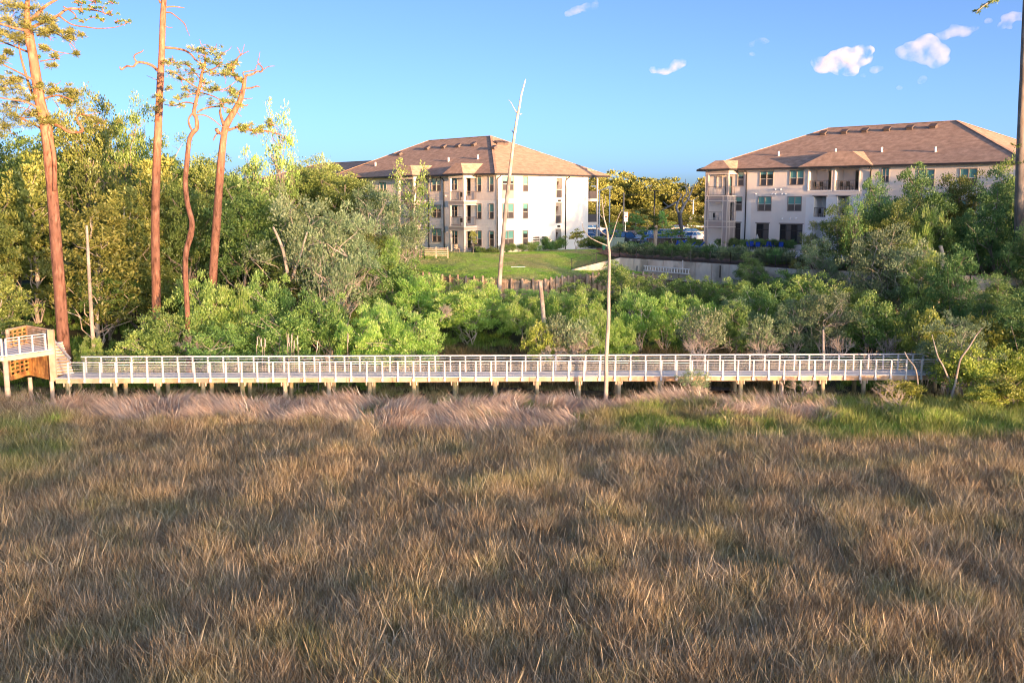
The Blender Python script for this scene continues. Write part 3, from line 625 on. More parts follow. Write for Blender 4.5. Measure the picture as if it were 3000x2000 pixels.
# end wall and roofs
fe = Face(P0, NN, -G); mb = MB(); fwall(mb, fe, 0, 18, RB, RE, 0, ()); mb.build('wall', M['white_siding'], b2)
mb = MB(); fe2 = Face(g1.p(sd_, 0).to_2d(), NN, G); fwall(mb, fe2, 0, 18, RB, RE, 0, ()); mb.build('wall', M['beige_stucco'], b2)
hr2, cr2 = hip_roof(b2, 'roof', P0, NN, G, 18.0, sd_, RE + .13, 21.85, 11.3, 26.7)
bay_roof(b2, g1, t0, t1, to, RE + .13, 1.0, 1.6)
bay_roof(b2, g1, sb_ - .1, sc2 + .1, .45, RE + .13, 1.6, 3.6)
roof_vents(b2, [(2413, 394), (2475, 390), (2535, 386), (2600, 382), (2667, 378), (2735, 374)], [(2281, 456), (2448, 449), (2583, 445), (2740, 445)], cr2[3], cr2[0], cr2[4], G)
wq = P0 + G * 30 + NN * 17; fw = Face(wq, G, -NN); mb = MB(); fwall(mb, fw, 0, 20, RB, RE, 0, ()); mb.build('wall', M['beige_stucco'], b2)
hip_roof(b2, 'wing_roof', wq, NN, G, 16, 24, RE + .1, 21.6, 6, 15)
# ------------------------------------------------------------------ boardwalk
DZ = 1.70                                                        # deck surface
def bwY(x): return 64.5 + .022 * x                               # near edge
bw = thing('boardwalk', 'long raised marsh boardwalk with pale deck, steel cable railings and round wood piles', 'boardwalk', (0, 0, 0))
XL = at(205, 1106, 64).x; XR = at(2745, 1100, 65).x; WD = 2.05
DA = Vector((1, .022, 0)).normalized(); DN = Vector((-DA.y, DA.x, 0))
def bp(x, o, z): return Vector((x, bwY(x), z)) + DN * o
dk = MB(); x = XL - .9
while x < XR:
    z = DZ - .04 + R_.uniform(-.003, .003); p = bp(x, 0, z); dk.hexa([bp(x, 0, z), bp(x + .135, 0, z), bp(x + .135, WD, z), bp(x, WD, z), bp(x, 0, z + .04), bp(x + .135, 0, z + .04), bp(x + .135, WD, z + .04), bp(x, WD, z + .04)]); x += .142
tag(dk.build('deck_boards', M['deck'], bw), kind='stuff')
seg = (XR - XL) / 19
for i in range(19):
    for o, nm in ((.06, 'stringer'), (WD - .06, 'stringer')):
        m_ = MB(); a = XL + seg * i + .01 - (.9 if i == 0 else 0); b = XL + seg * (i + 1) - .01; m_.beam(bp(a, o, DZ - .20), bp(b, o, DZ - .20), .08, .30); m_.build(nm, M['new_wood'], bw)
# piles with paired brackets
pile_px = [198, 336, 463, 595, 710, 835, 963, 1083, 1212, 1332, 1450, 1573, 1695, 1813, 1933, 2048, 2170, 2288, 2410, 2530, 2650]
for i, px in enumerate(pile_px):
    p = at(px, 1130, bwY((px - 1500) / F * 64.5) + .12); r = .15
    for o in (.12, WD - .12):
        q = bp(p.x + (.04 if o > 1 else 0), o, 0); m_ = MB(); zt_ = DZ - .36
        m_.tube([(q.x, q.y, -.5), (q.x + .01, q.y, .6), (q.x, q.y, zt_)], [r * 1.05, r, r * .95], 10); pl_ = m_.build('pile', M['pile_wood'], bw, True)
        for s in (-.2, .2): m_ = MB(); m_.box(q.x + s - .035, q.x + s + .035, q.y - .12, q.y + .12, zt_ - .22, zt_ + .02); m_.build('bracket', M['pale_wood'], pl_)
    for s in (-.13, .13): m_ = MB(); m_.beam(bp(p.x + s, .28, DZ - .42), bp(p.x + s, WD - .28, DZ - .42), .05, .14); m_.build('cross_beam', M['pale_wood'], bw)
def rail_line(par, pf, n, spacing_pts, h=1.08, cap=True):
    """pf(t) gives the foot point; posts, mid rails, cables"""
    pass
nP = 56
post_me = {}
def post_mesh():
    if 'p' not in post_me:
        m_ = MB(); m_.box(-.05, .05, -.035, .035, -.32, 1.04); m_.box(-.075, .075, -.05, .05, -.30, -.12); post_me['p'] = m_.mesh('rail_post', M['galv'])
    return post_me['p']
for side, off, hh in (('near', -.04, 1.02), ('far', WD + .04, 1.06)):
    n = nP; xs_ = [XL + (XR - XL) * i / n for i in range(n + 1)]
    for i, xx in enumerate(xs_):
        q = bp(xx + (.3 if side == 'far' else 0) * (1 if i < n else 0), off, DZ); link('rail_post', post_mesh(), bw, q).rotation_euler = (R_.uniform(-.012, .012), R_.uniform(-.012, .012), 0)
    k = 14
    for i in range(k):
        a = XL + (XR - XL) * i / k + .006; b = XL + (XR - XL) * (i + 1) / k - .006
        m_ = MB(); m_.beam(bp(a, off, DZ + hh + .02), bp(b, off, DZ + hh + .02), .14 if side == 'far' else .06, .10 if side == 'far' else .05); m_.build('top_rail', M['rail_cap'] if side == 'far' else M['galv'], bw)
        m_ = MB(); m_.tube([bp(a, off + .07 * (1 if side == 'near' else -1), DZ + hh - .16), bp(b, off + .07 * (1 if side == 'near' else -1), DZ + hh - .16)], [.025, .025], 6); m_.build('handrail', M['galv'], bw, True)
        m_ = MB()
        for c in range(7): z = DZ + .10 + c * .105; m_.tube([bp(a, off, z), bp(b, off, z)], [.009, .009], 4, cap=False)
        tag(m_.build('cable', M['galv'], bw), kind='stuff')
# bend to the right end, going away into the shrubs
E0 = bp(XR, 0, DZ); tur = Vector((math.cos(rad(32)), math.sin(rad(32)), 0)); tn = Vector((-tur.y, tur.x, 0))
m_ = MB(); e1 = bp(XR, WD, DZ); m_.hexa([E0 - Vector((0, 0, .05)), E0 + tur * 9 - Vector((0, 0, .05)), E0 + tur * 9 + tn * WD - Vector((0, 0, .05)), e1 - Vector((0, 0, .05)), E0, E0 + tur * 9, E0 + tur * 9 + tn * WD, e1]); m_.build('deck_boards', M['deck'], bw)
for o in (0, WD):
    m_ = MB(); m_.beam(E0 + tn * o - Vector((0, 0, .2)), E0 + tur * 9 + tn * o - Vector((0, 0, .2)), .08, .28); m_.build('stringer', M['new_wood'], bw)
    m_ = MB(); m_.beam(E0 + tn * o + Vector((0, 0, 1.07)), E0 + tur * 9 + tn * o + Vector((0, 0, 1.07)), .12, .06)
    m_.build('top_rail', M['rail_cap'], bw); m_ = MB()
    for c in range(7): z = .10 + c * .105; m_.tube([E0 + tn * o + Vector((0, 0, z)), E0 + tur * 9 + tn * o + Vector((0, 0, z))], [.009] * 2, 4, cap=False)
    tag(m_.build('cable', M['galv'], bw), kind='stuff')
    for i in range(9): link('rail_post', post_mesh(), bw, E0 + tur * (i * 1.05 + .3) + tn * o, rad(32))
for i in (2, 6):
    for o in (.2, WD - .2): q = E0 + tur * i * 1.3 + tn * o; m_ = MB(); m_.tube([(q.x, q.y, -.5), (q.x, q.y, DZ - .3)], [.15, .15], 10); m_.build('pile', M['pile_wood'], bw, True)
# ------------------------------------------------------------------ landing at the left end with V-shaped screens and stairs
PZ = 3.62
ld = thing('boardwalk_landing', 'raised wooden landing with orange plank screens and stairs down to the boardwalk', 'platform', (0, 0, 0))
A1 = at(14, 1043, 61.2); B1 = at(157, 1022, 64.0); K1 = at(80, 1000, 66.3); L1 = at(24, 1000, 64.2); PA = Vector((A1.x, A1.y, PZ)); PB = Vector((B1.x, B1.y, PZ)); PK = Vector((K1.x, K1.y, PZ)); PL_ = Vector((L1.x, L1.y, PZ))
m_ = MB(); far = Vector((-40, 70, PZ)); lft = Vector((-40, 61.2, PZ))
def prism(mb, pts, z0, z1):
    n = len(pts); b = len(mb.v); mb.v += [(p.x, p.y, z0) for p in pts] + [(p.x, p.y, z1) for p in pts]
    mb.f.append(tuple(b + i for i in reversed(range(n)))); mb.f.append(tuple(b + n + i for i in range(n)))
    for i in range(n): j = (i + 1) % n; mb.f.append((b + i, b + j, b + n + j, b + n + i))
    return mb
prism(m_, [lft, PA, PB, PK, far], PZ - .05, PZ); m_.build('deck', M['deck'], ld)
for a, b in ((lft, PA), (PA, PB)):
    m_ = MB(); m_.beam(a - Vector((0, 0, .22)), b - Vector((0, 0, .22)), .09, .30); m_.build('fascia_board', M['pale_wood'], ld)
    m_ = MB(); m_.beam(a - Vector((0, 0, .09)), b - Vector((0, 0, .09)), .20, .05); m_.build('edge_board', M['pale_wood'], ld)
# front railing of the landing
def rail_run(par, a, b, n, h=1.05, cap='galv'):
    for i in range(n + 1): q = a + (b - a) * (i / n); link('rail_post', post_mesh(), par, q, math.atan2(b.y - a.y, b.x - a.x))
    m_ = MB(); m_.beam(a + Vector((0, 0, h)), b + Vector((0, 0, h)), .08, .05); m_.build('top_rail', M[cap], par)
    m_ = MB(); m_.beam(a + Vector((0, 0, h - .17)), b + Vector((0, 0, h - .17)), .045, .045); m_.build('handrail', M['galv'], par)
    m_ = MB()
    for c in range(7): z = .1 + c * .105; m_.tube([a + Vector((0, 0, z)), b + Vector((0, 0, z))], [.009] * 2, 4, cap=False)
    tag(m_.build('cable', M['galv'], par), kind='stuff')
rail_run(ld, PA + Vector((.05, .1, 0)), PB + Vector((-.35, -.35, 0)), 3); rail_run(ld, lft, PA + Vector((-.15, 0, 0)), 8)
# lattice panel (K-L) and plank panel (K-B), from the lower frame to above the deck
LZ = 1.62; TZ = 4.85
def plank(par, a, b, z0, z1, n, mat, name='plank', th=.05, gap=.012, rise=0.0):
    for i in range(n):
        p = a + (b - a) * (i / n); q = a + (b - a) * ((i + 1) / n - gap); d = (b - a).normalized(); nrm = Vector((d.y, -d.x, 0)) * (th / 2 + .004 * (i % 2))
        m_ = MB(); zz = z0 + R_.uniform(-.04, .02); m_.hexa([Vector((p.x, p.y, zz)) + nrm, Vector((q.x, q.y, zz)) + nrm, Vector((q.x, q.y, zz)) - nrm, Vector((p.x, p.y, zz)) - nrm,
            Vector((p.x, p.y, z1)) + nrm, Vector((q.x, q.y, z1)) + nrm, Vector((q.x, q.y, z1)) - nrm, Vector((p.x, p.y, z1)) - nrm]); m_.build(name, M[mat], par)
Kb = Vector((K1.x, K1.y, 0)); Bb = Vector((B1.x - .12, B1.y + .05, 0)); Lb = Vector((L1.x, L1.y, 0))
plank(ld, Kb, Bb, LZ + .05, PZ - .06, 9, 'orange_wood')
# upper screens: horizontal boards behind the railing
for k in range(7):
    z = PZ + .12 + k * .16; m_ = MB(); m_.beam(Kb + Vector((0, 0, z)), Bb + Vector((-.1, 0, z)), .035, .13); m_.build('screen_board', M['weathered_wood'], ld)
for seg_, zz in (((Kb, Bb), (TZ, LZ)), ((Kb, Lb), (TZ, LZ))):
    for z in zz: m_ = MB(); m_.beam(seg_[0] + Vector((0, 0, z)), seg_[1] + Vector((0, 0, z)), .12, .26 if z < 3 else .10); m_.build('rail_beam', M['orange_wood'] if z < 3 else M['new_wood'], ld)
# lattice of uprights and rungs
for z0, z1 in ((LZ + .1, PZ - .1), (PZ + .05, TZ - .04)):
    for i in range(5): q = Kb + (Lb - Kb) * (i / 4); m_ = MB(); m_.beam(q + Vector((0, 0, z0)), q + Vector((0, 0, z1)), .15, .05, up=Vector((.5, 1, 0))); m_.build('lattice_upright', M['orange_wood'], ld)
    n = int((z1 - z0) / .26)
    for i in range(n + 1): z = z0 + .05 + (z1 - z0 - .1) * i / n; off = Vector((.0, .05, 0)); m_ = MB(); m_.beam(Kb + off + Vector((0, 0, z)), Lb + off + Vector((0, 0, z)), .04, .14); m_.build('lattice_rung', M['orange_wood'], ld)
# posts
for px, Yp, r, zt_ in ((22, 61.4, .17, PZ - .3), (90, 64.6, .14, LZ), (153, 63.9, .14, LZ - .1), (-60, 62, .16, PZ - .3), (232, 67.0, .13, DZ - .3)):
    q = at(px, 1140, Yp); m_ = MB(); m_.tube([(q.x, q.y, -.6), (q.x, q.y, .8), (q.x - .01, q.y, zt_)], [r * 1.05, r, r * .97], 10); m_.build('post', M['pale_wood'] if px < 200 else M['pile_wood'], ld, True)
q = Bb; m_ = MB(); m_.box(q.x - .20, q.x + .18, q.y - .1, q.y + .1, LZ - .12, TZ + .04); m_.build('corner_post', M['new_wood'], ld)
m_ = MB(); q = Lb; m_.box(q.x - .1, q.x + .1, q.y - .07, q.y + .07, PZ, TZ + .02); m_.build('corner_post', M['new_wood'], ld)
# stairs: descending from behind the plank screen to the boardwalk
S0 = at(166, 1000, 68.4); S1 = at(200, 1090, 65.6); sd = Vector((S1.x - S0.x, S1.y - S0.y, 0)); nst = 11; ln = sd.length; sd.normalize(); sw = Vector((sd.y, -sd.x, 0)) * -1.0
for i in range(nst):
    z = PZ - (PZ - DZ) * (i + 1) / (nst + .3); c = Vector((S0.x, S0.y, 0)) + sd * (ln * i / nst); tw = .33
    a = c - sw * 1.35; b = c + sw * .35
    m_ = MB(); m_.hexa([a + Vector((0, 0, z - .04)), b + Vector((0, 0, z - .04)), b + sd * tw + Vector((0, 0, z - .04)), a + sd * tw + Vector((0, 0, z - .04)), a + Vector((0, 0, z)), b + Vector((0, 0, z)), b + sd * tw + Vector((0, 0, z)), a + sd * tw + Vector((0, 0, z))]); m_.build('tread', M['galv'], ld)
    m_ = MB(); m_.hexa([a + sd * (tw - .05) + Vector((0, 0, z - .17)), b + sd * (tw - .05) + Vector((0, 0, z - .17)), b + sd * (tw - .02) + Vector((0, 0, z - .17)), a + sd * (tw - .02) + Vector((0, 0, z - .17)), a + sd * (tw - .05) + Vector((0, 0, z - .045)), b + sd * (tw - .05) + Vector((0, 0, z - .045)), b + sd * (tw - .02) + Vector((0, 0, z - .045)), a + sd * (tw - .02) + Vector((0, 0, z - .045))]); m_.build('riser', M['new_wood'], ld)
for o in (.4,):
    a = at(152, 990, 68.6); b = at(206, 1050, 66.6)
    m_ = MB(); m_.beam(a, b, .14, .07); m_.build('stair_handrail', M['rail_cap'], ld); m_ = MB(); m_.beam(a - Vector((0, 0, .22)), b - Vector((0, 0, .22)), .05, .05); m_.build('stair_handrail', M['galv'], ld)
    for t in (.15, .5, .85): q = a + (b - a) * t; m_ = MB(); m_.beam(q - Vector((0, 0, 1.1)), q, .07, .07, up=Vector((0, 1, 0))); m_.build('rail_post', M['galv'], ld)
# little white marker
m_ = MB(); q = at(147, 1200, 60.3); m_.tube([(q.x, q.y, .3), (q.x, q.y, q.z + .15)], [.04, .04], 8); tag(m_.build('marker_pipe', M['white_paint']), 'short white pipe standing in the pale hay by the landing post', 'pipe')
# ------------------------------------------------------------------ walls, fences
tw = thing('timber_wall', 'curved weathered timber retaining wall holding up the lawn above the bushes', 'retaining wall', (0, 0, 0))
pts = [Vector((a, b, 0)) for a, b in TW[1:-1]]
L_ = [0]
for a, b in zip(pts[:-1], pts[1:]): L_.append(L_[-1] + (b - a).length)
def along(s):
    for i in range(len(pts) - 1):
        if s <= L_[i + 1] + 1e-6: t = (s - L_[i]) / (L_[i + 1] - L_[i]); return pts[i] + (pts[i + 1] - pts[i]) * t
    return pts[-1]
s = 0
while s < L_[-1] - 1.1:
    a = along(s); b = along(s + 1.05); d = (b - a).normalized(); nr = Vector((d.y, -d.x, 0)); top = 5.62
    m_ = MB(); q = a + nr * .22; m_.tube([(q.x, q.y, 2.6), (q.x, q.y, top + .12 + R_.uniform(-.05, .12))], [.13, .12], 7); m_.build('post', M['weathered_wood'], tw, True)
    px = 1500 + F * a.x / a.y
    if 1200 < px < 2100:
        for k in range(4):                                          # upright planks of the bay
            p0 = a + (b - a) * (k / 4 + .01); p1 = a + (b - a) * ((k + 1) / 4 - .015); o = nr * (.03 + R_.uniform(0, .04)); z1 = top - R_.uniform(.0, .1)
            m_ = MB(); m_.hexa([Vector((*(p0 + o).xy, 3.2)), Vector((*(p1 + o).xy, 3.2)), Vector((*p1.xy, 3.2)), Vector((*p0.xy, 3.2)), Vector((*(p0 + o).xy, z1)), Vector((*(p1 + o).xy, z1)), Vector((*p1.xy, z1)), Vector((*p0.xy, z1))]); m_.build('plank', M['weathered_wood'], tw)
        for z in (5.35, 4.45, 3.7): m_ = MB(); m_.beam(a + nr * .12 + Vector((0, 0, z)), b + nr * .12 + Vector((0, 0, z)), .07, .16); m_.build('rail', M['weathered_wood'], tw)
    else:
        m_ = MB(); m_.beam(a + Vector((0, 0, 4.4)), b + Vector((0, 0, 4.4)), .1, 2.3); m_.build('panel', M['weathered_wood'], tw)
    s += 1.05
cwl = thing('concrete_wall', 'stained concrete retaining wall below the pool terrace with a tapering left end', 'retaining wall', (0, 0, 0))
c0 = CW[0]; c1 = CW[1]; m_ = MB()
m_.hexa([(c0.x, c0.y, 5.0), (c1.x, c1.y, 5.0), (c1.x, c1.y + .25, 5.0), (c0.x, c0.y + .25, 5.0), (c0.x, c0.y, 6.0), (c1.x, c1.y, 7.04), (c1.x, c1.y + .25, 7.04), (c0.x, c0.y + .25, 6.0)]); m_.build('wall_panel', M['old_concrete'], cwl)
for a, b in zip(CW[1:-1], CW[2:]):
    L = (b - a).length; n = max(1, round(L / 2.3))
    for i in range(n):
        p = a + (b - a) * (i / n + .002); q = a + (b - a) * ((i + 1) / n - .004); o = Vector((0, R_.uniform(-.015, .015), 0))
        m_ = MB(); m_.beam(Vector((p.x, p.y + .12, 6.05)) + o, Vector((q.x, q.y + .12, 6.05)) + o, .24, 2.0); m_.build('wall_panel', M['old_concrete'], cwl)
for px, w_ in ((1868, .25), (2113, .35)):
    q = plane_hit(px, 790, CW[1], Vector((CW[2].y - CW[1].y, CW[1].x - CW[2].x, 0))); m_ = MB(); m_.box(q.x - w_ / 2, q.x + w_ / 2, q.y - .03, q.y - .02, 5.7, 6.9 if w_ > .3 else 6.3); m_.build('drain_stain', M['dark_metal'], cwl)
fn = thing('metal_fence', 'thin dark picket fence along the top of the concrete retaining wall', 'fence', (0, 0, 0))
fp = [Vector((c0.x, c0.y + .1, 6.0)), Vector((c1.x, c1.y + .15, 7.03))] + [Vector((p.x, p.y + .2, 7.03)) for p in CW[2:4]]
pk = MB()
for a, b in zip(fp[:-1], fp[1:]):
    L = (b - a).length; n = int(L / .15)
    for i in range(n): q = a + (b - a) * (i / n); pk.box(q.x - .01, q.x + .01, q.y - .01, q.y + .01, q.z, q.z + 1.1)
    for h in (.15, 1.1): m_ = MB(); m_.beam(a + Vector((0, 0, h)), b + Vector((0, 0, h)), .035, .035); m_.build('fence_rail', M['dark_metal'], fn)
    n = int(L / 2.4)
    for i in range(n + 1): q = a + (b - a) * (i / max(n, 1)); m_ = MB(); m_.box(q.x - .03, q.x + .03, q.y - .03, q.y + .03, q.z, q.z + 1.2); m_.build('fence_post', M['dark_metal'], fn)
tag(pk.build('pickets', M['dark_metal'], fn), kind='stuff')
# ladder lying against the wall
a = at(1884, 789, CW[1].y - 2.6); b = at(2021, 800, CW[1].y - 6.2)
la = thing('ladder', 'long aluminium ladder lying on its side against the concrete wall', 'ladder', (0, 0, 0))
a = plane_hit(1886, 785, CW[1] + Vector((0, -.35, 0)), Vector((CW[2].y - CW[1].y, CW[1].x - CW[2].x, 0))); b = plane_hit(2021, 796, CW[1] + Vector((0, -.35, 0)), Vector((CW[2].y - CW[1].y, CW[1].x - CW[2].x, 0)))
for h in (-.2, .2): m_ = MB(); m_.beam(a + Vector((0, 0, h * 1.2)), b + Vector((0, 0, h * 1.2)), .06, .12); m_.build('side_rail', M['white_paint'], la)
for i in range(17): q = a + (b - a) * ((i + .5) / 17); m_ = MB(); m_.beam(q + Vector((0, 0, -.17)), q + Vector((0, 0, .17)), .08, .08, up=Vector((0, 1, 0))); m_.build('rung', M['white_paint'], la)
q = a + (b - a) * .86; m_ = MB(); m_.beam(q + Vector((0, .2, -.2)), q + Vector((0, .3, 1.1)), .06, .06, up=Vector((0, 1, 0))); tag(m_.build('pole', M['white_paint']), 'short white upright pole behind the ladder at the concrete wall', 'pole')
# white plank on the lawn
q = atz(1518, 773, 0); q = at(1518, 774, 104); q.z = lawn_z(q.x, 104) + .05; m_ = MB(); m_.box(-.75, .75, -.12, .12, -.03, .05); tag(m_.build('plank', M['white_paint'], loc=q), 'pale flat plank lying on the lawn below the white building', 'plank')
# sidewalk by the left building
m_ = MB(); a = at(1630, 728, 126.5); b = at(1775, 727, 128.5)
prism(m_, [Vector((a.x, 125.2, 0)), Vector((b.x, 126.2, 0)), Vector((b.x, 127.6, 0)), Vector((a.x, 126.6, 0))], 7.0, 7.12); m_.build('pavement', M['concrete'])['kind'] = 'structure'
# transformer cabinet and green post
tb = thing('transformer_box', 'pale green utility cabinet beside the parking lot behind the slender bare trunk', 'utility box', at(1803, 727, 124), rad(12)); tb.location.z = 7.0
m_ = MB(); m_.box(-.95, .95, -.6, .6, 0, 1.55); m_.build('cabinet', M['green_box'], tb); m_ = MB(); m_.box(-1.0, 1.0, -.65, .65, 1.55, 1.66); m_.build('lid', M['green_box'], tb)
m_ = MB(); m_.box(-.42, -.40, -.63, -.60, .1, 1.5); m_.box(.2, .3, -.65, -.6, .7, .9); m_.build('door_seam', M['dark_metal'], tb)
q = at(1769, 727, 123.5); m_ = MB(); m_.tube([(0, 0, -.1), (0, 0, .85), (0, 0, .92)], [.2, .2, .15], 10); tag(m_.build('utility_pedestal', M['tin_green'], loc=(q.x, q.y, lawn_z(q.x, q.y)), smooth=True), 'short bright green utility pedestal at the lawn edge', 'utility post')
# slatted patio fence at the left building
pf = thing('slat_fence', 'low pale slatted wooden fence round the ground floor patio left of the balcony', 'fence', (0, 0, 0))
pa = at(1243, 727, 113.5); pb = at(1312, 727, 113.2); pz = ZB - .15; pc = at(1228, 722, 116)
for (a, b, mm) in ((pa, pb, 'pale_wood'), (pc, pa, 'grey_fabric')):
    for k in range(5): z = pz + .12 + k * .2; m_ = MB(); m_.beam(Vector((a.x, a.y, z)), Vector((b.x, b.y, z)), .03, .085); m_.build('slat', M[mm], pf)
    for t in (0, .5, 1): q = a + (b - a) * t; m_ = MB(); m_.box(q.x - .05, q.x + .05, q.y + .03, q.y + .1, pz - .2, pz + 1.1); m_.build('post', M['pale_wood'], pf)
# patio chairs, grill, pots below the balcony
q = f2.p(a_near + 1.8, ZB, 1.6); pcx = thing('patio_chair', 'brown folding chair with crossed legs on the patio under the balcony', 'chair', (q.x, q.y, ZB))
m_ = MB(); m_.beam((-.3, 0, 0), (.3, 0, .7), .04, .04); m_.beam((.3, 0, 0), (-.3, 0, .7), .04, .04); m_.beam((-.3, .4, 0), (.3, .4, .7), .04, .04); m_.beam((.3, .4, 0), (-.3, .4, .7), .04, .04); m_.build('leg', M['weathered_wood'], pcx)
m_ = MB(); m_.box(-.3, .3, 0, .4, .42, .46); m_.build('seat', M['weathered_wood'], pcx)
q = f2.p(a_near + .9, ZB, 2.4); o = porch_chair(None, (q.x, q.y, ZB), .5, 'weathered_wood'); o.name = 'patio_chair'; tag(o, 'upright wooden chair on the patio between the balcony posts', 'chair')
q = f2.p(a_near - 1.1, ZB, 1.2); m_ = MB(); m_.box(-.55, .55, -.3, .3, .55, .8); m_.tube([(-.5, 0, .8), (.5, 0, .8)], [.3, .3], 10); m_.box(-.45, .45, -.25, .25, .0, .55); m_.build('grill', M['dark_metal'], loc=(q.x, q.y, ZB + .03)); gr = bpy.context.scene.objects['grill']; tag(gr, 'black covered grill beside the small tree at the white building', 'grill')
# ------------------------------------------------------------------ pool furniture
def umbrella(px, pyb, pyt, mat, label):
    p = atz(px, pyb, 7.6); h = at(px, pyt, p.y).z - 7.6; t = thing('closed_umbrella', label, 'umbrella', (p.x, p.y, 7.6), 0, 'folded pool umbrellas')
    m_ = MB(); m_.tube([(0, 0, 0), (0, 0, h)], [.03, .03], 6); m_.build('pole', M['galv'], t); m_ = MB(); n = 10; m_.tube([(0, 0, h * .42), (0, 0, h * .5), (0, 0, h * .8), (0, 0, h * .98)], [.30, .27, .17, .04], n); m_.build('canopy', M[mat], t)
    m_ = MB(); m_.tube([(0, 0, 0), (0, 0, .08)], [.3, .26], 10); m_.build('base', M['dark_metal'], t)
umbrella(2217, 727, 686, 'grey_fabric', 'folded off white umbrella over a blue chair set by the tall dark window')
umbrella(2284, 727, 682, 'sky_fabric', 'folded bright blue umbrella over a blue chair set by the wide glazing')
def blue_chair(loc, rz, label):
    t = thing('pool_chair', label, 'chair', loc, rz, 'blue chairs round the pool tables')
    m_ = MB(); m_.box(-.25, .25, -.25, .25, .40, .46); m_.build('seat', M['blue_fabric'], t); m_ = MB(); m_.hexa([(-.25, .22, .46), (.25, .22, .46), (.25, .27, .46), (-.25, .27, .46), (-.25, .32, .95), (.25, .32, .95), (.25, .37, .95), (-.25, .37, .95)]); m_.build('backrest', M['blue_fabric'], t)
    for sx in (-.25, .21):
        for sy in (-.25, .21): m_ = MB(); m_.box(sx, sx + .04, sy, sy + .04, 0, .40); m_.build('leg', M['dark_metal'], t)
for nm, px in (('off white', 2217), ('bright blue', 2284)):
    c = atz(px + 2, 732, 7.6); t = thing('pool_table', 'small round pool table under the folded %s umbrella' % nm, 'table', (c.x, c.y, 7.6), 0, 'round pool tables'); m_ = MB(); m_.tube([(0, 0, .68), (0, 0, .72)], [.55, .55], 14); m_.build('tabletop', M['dark_metal'], t); m_ = MB(); m_.tube([(0, 0, 0), (0, 0, .68)], [.05, .05], 6); m_.build('leg', M['dark_metal'], t)
    for k, (ang, wh) in enumerate(((.2, 'right'), (1.9, 'far'), (3.3, 'left'), (4.5, 'near'))):
        blue_chair((c.x + math.cos(ang) * .95, c.y + math.sin(ang) * .95, 7.6), ang - math.pi / 2, 'blue chair on the %s side of the table under the %s umbrella' % (wh, nm))
def lounger(px, py, rz, label, z=7.5):
    p = atz(px, py, z); t = thing('sun_lounger', label, 'sun lounger', p, rz, 'blue sun loungers by the pool')
    m_ = MB(); m_.box(-.33, .33, -.2, 1.2, .30, .36); m_.build('seat', M['blue_fabric'], t); m_ = MB(); m_.hexa([(-.33, -.2, .30), (.33, -.2, .30), (.33, -.14, .36), (-.33, -.14, .36), (-.33, -.75, .85), (.33, -.75, .85), (.33, -.7, .92), (-.33, -.7, .92)]); m_.build('backrest', M['blue_fabric'], t)
    for sx in (-.33, .29):
        for sy in (-.15, 1.1): m_ = MB(); m_.box(sx, sx + .04, sy, sy + .05, 0, .3); m_.build('leg', M['galv'], t)
lounger(1985, 727, 2.6, 'left of two raised blue loungers among the terrace planting'); lounger(1999, 727, 2.6, 'right of two raised blue loungers among the terrace planting')
lounger(2018, 732, 1.2, 'flat blue lounger on the pool deck right of the raised pair'); lounger(2045, 731, 1.2, 'flat blue lounger nearest the corner of the beige building')
lounger(2132, 741, 1.4, 'blue lounger at the left end of the pool'); lounger(2255, 764, 1.4, 'blue lounger in front of the pool left of the little pine', 7.45); lounger(2300, 764, 1.4, 'blue lounger in front of the pool beside the little pine', 7.45)
q = atz(2080, 736, 7.55); m_ = MB(); m_.tube([(0, 0, 0), (0, 0, .9), (.15, 0, 1.05), (.4, -.1, .95), (1.0, -.3, .3), (1.05, -.3, 0)], [.04] * 6, 7); tag(m_.build('pool_handrail', M['white_paint'], loc=q, smooth=True), 'bent white handrail at the pool steps', 'handrail')
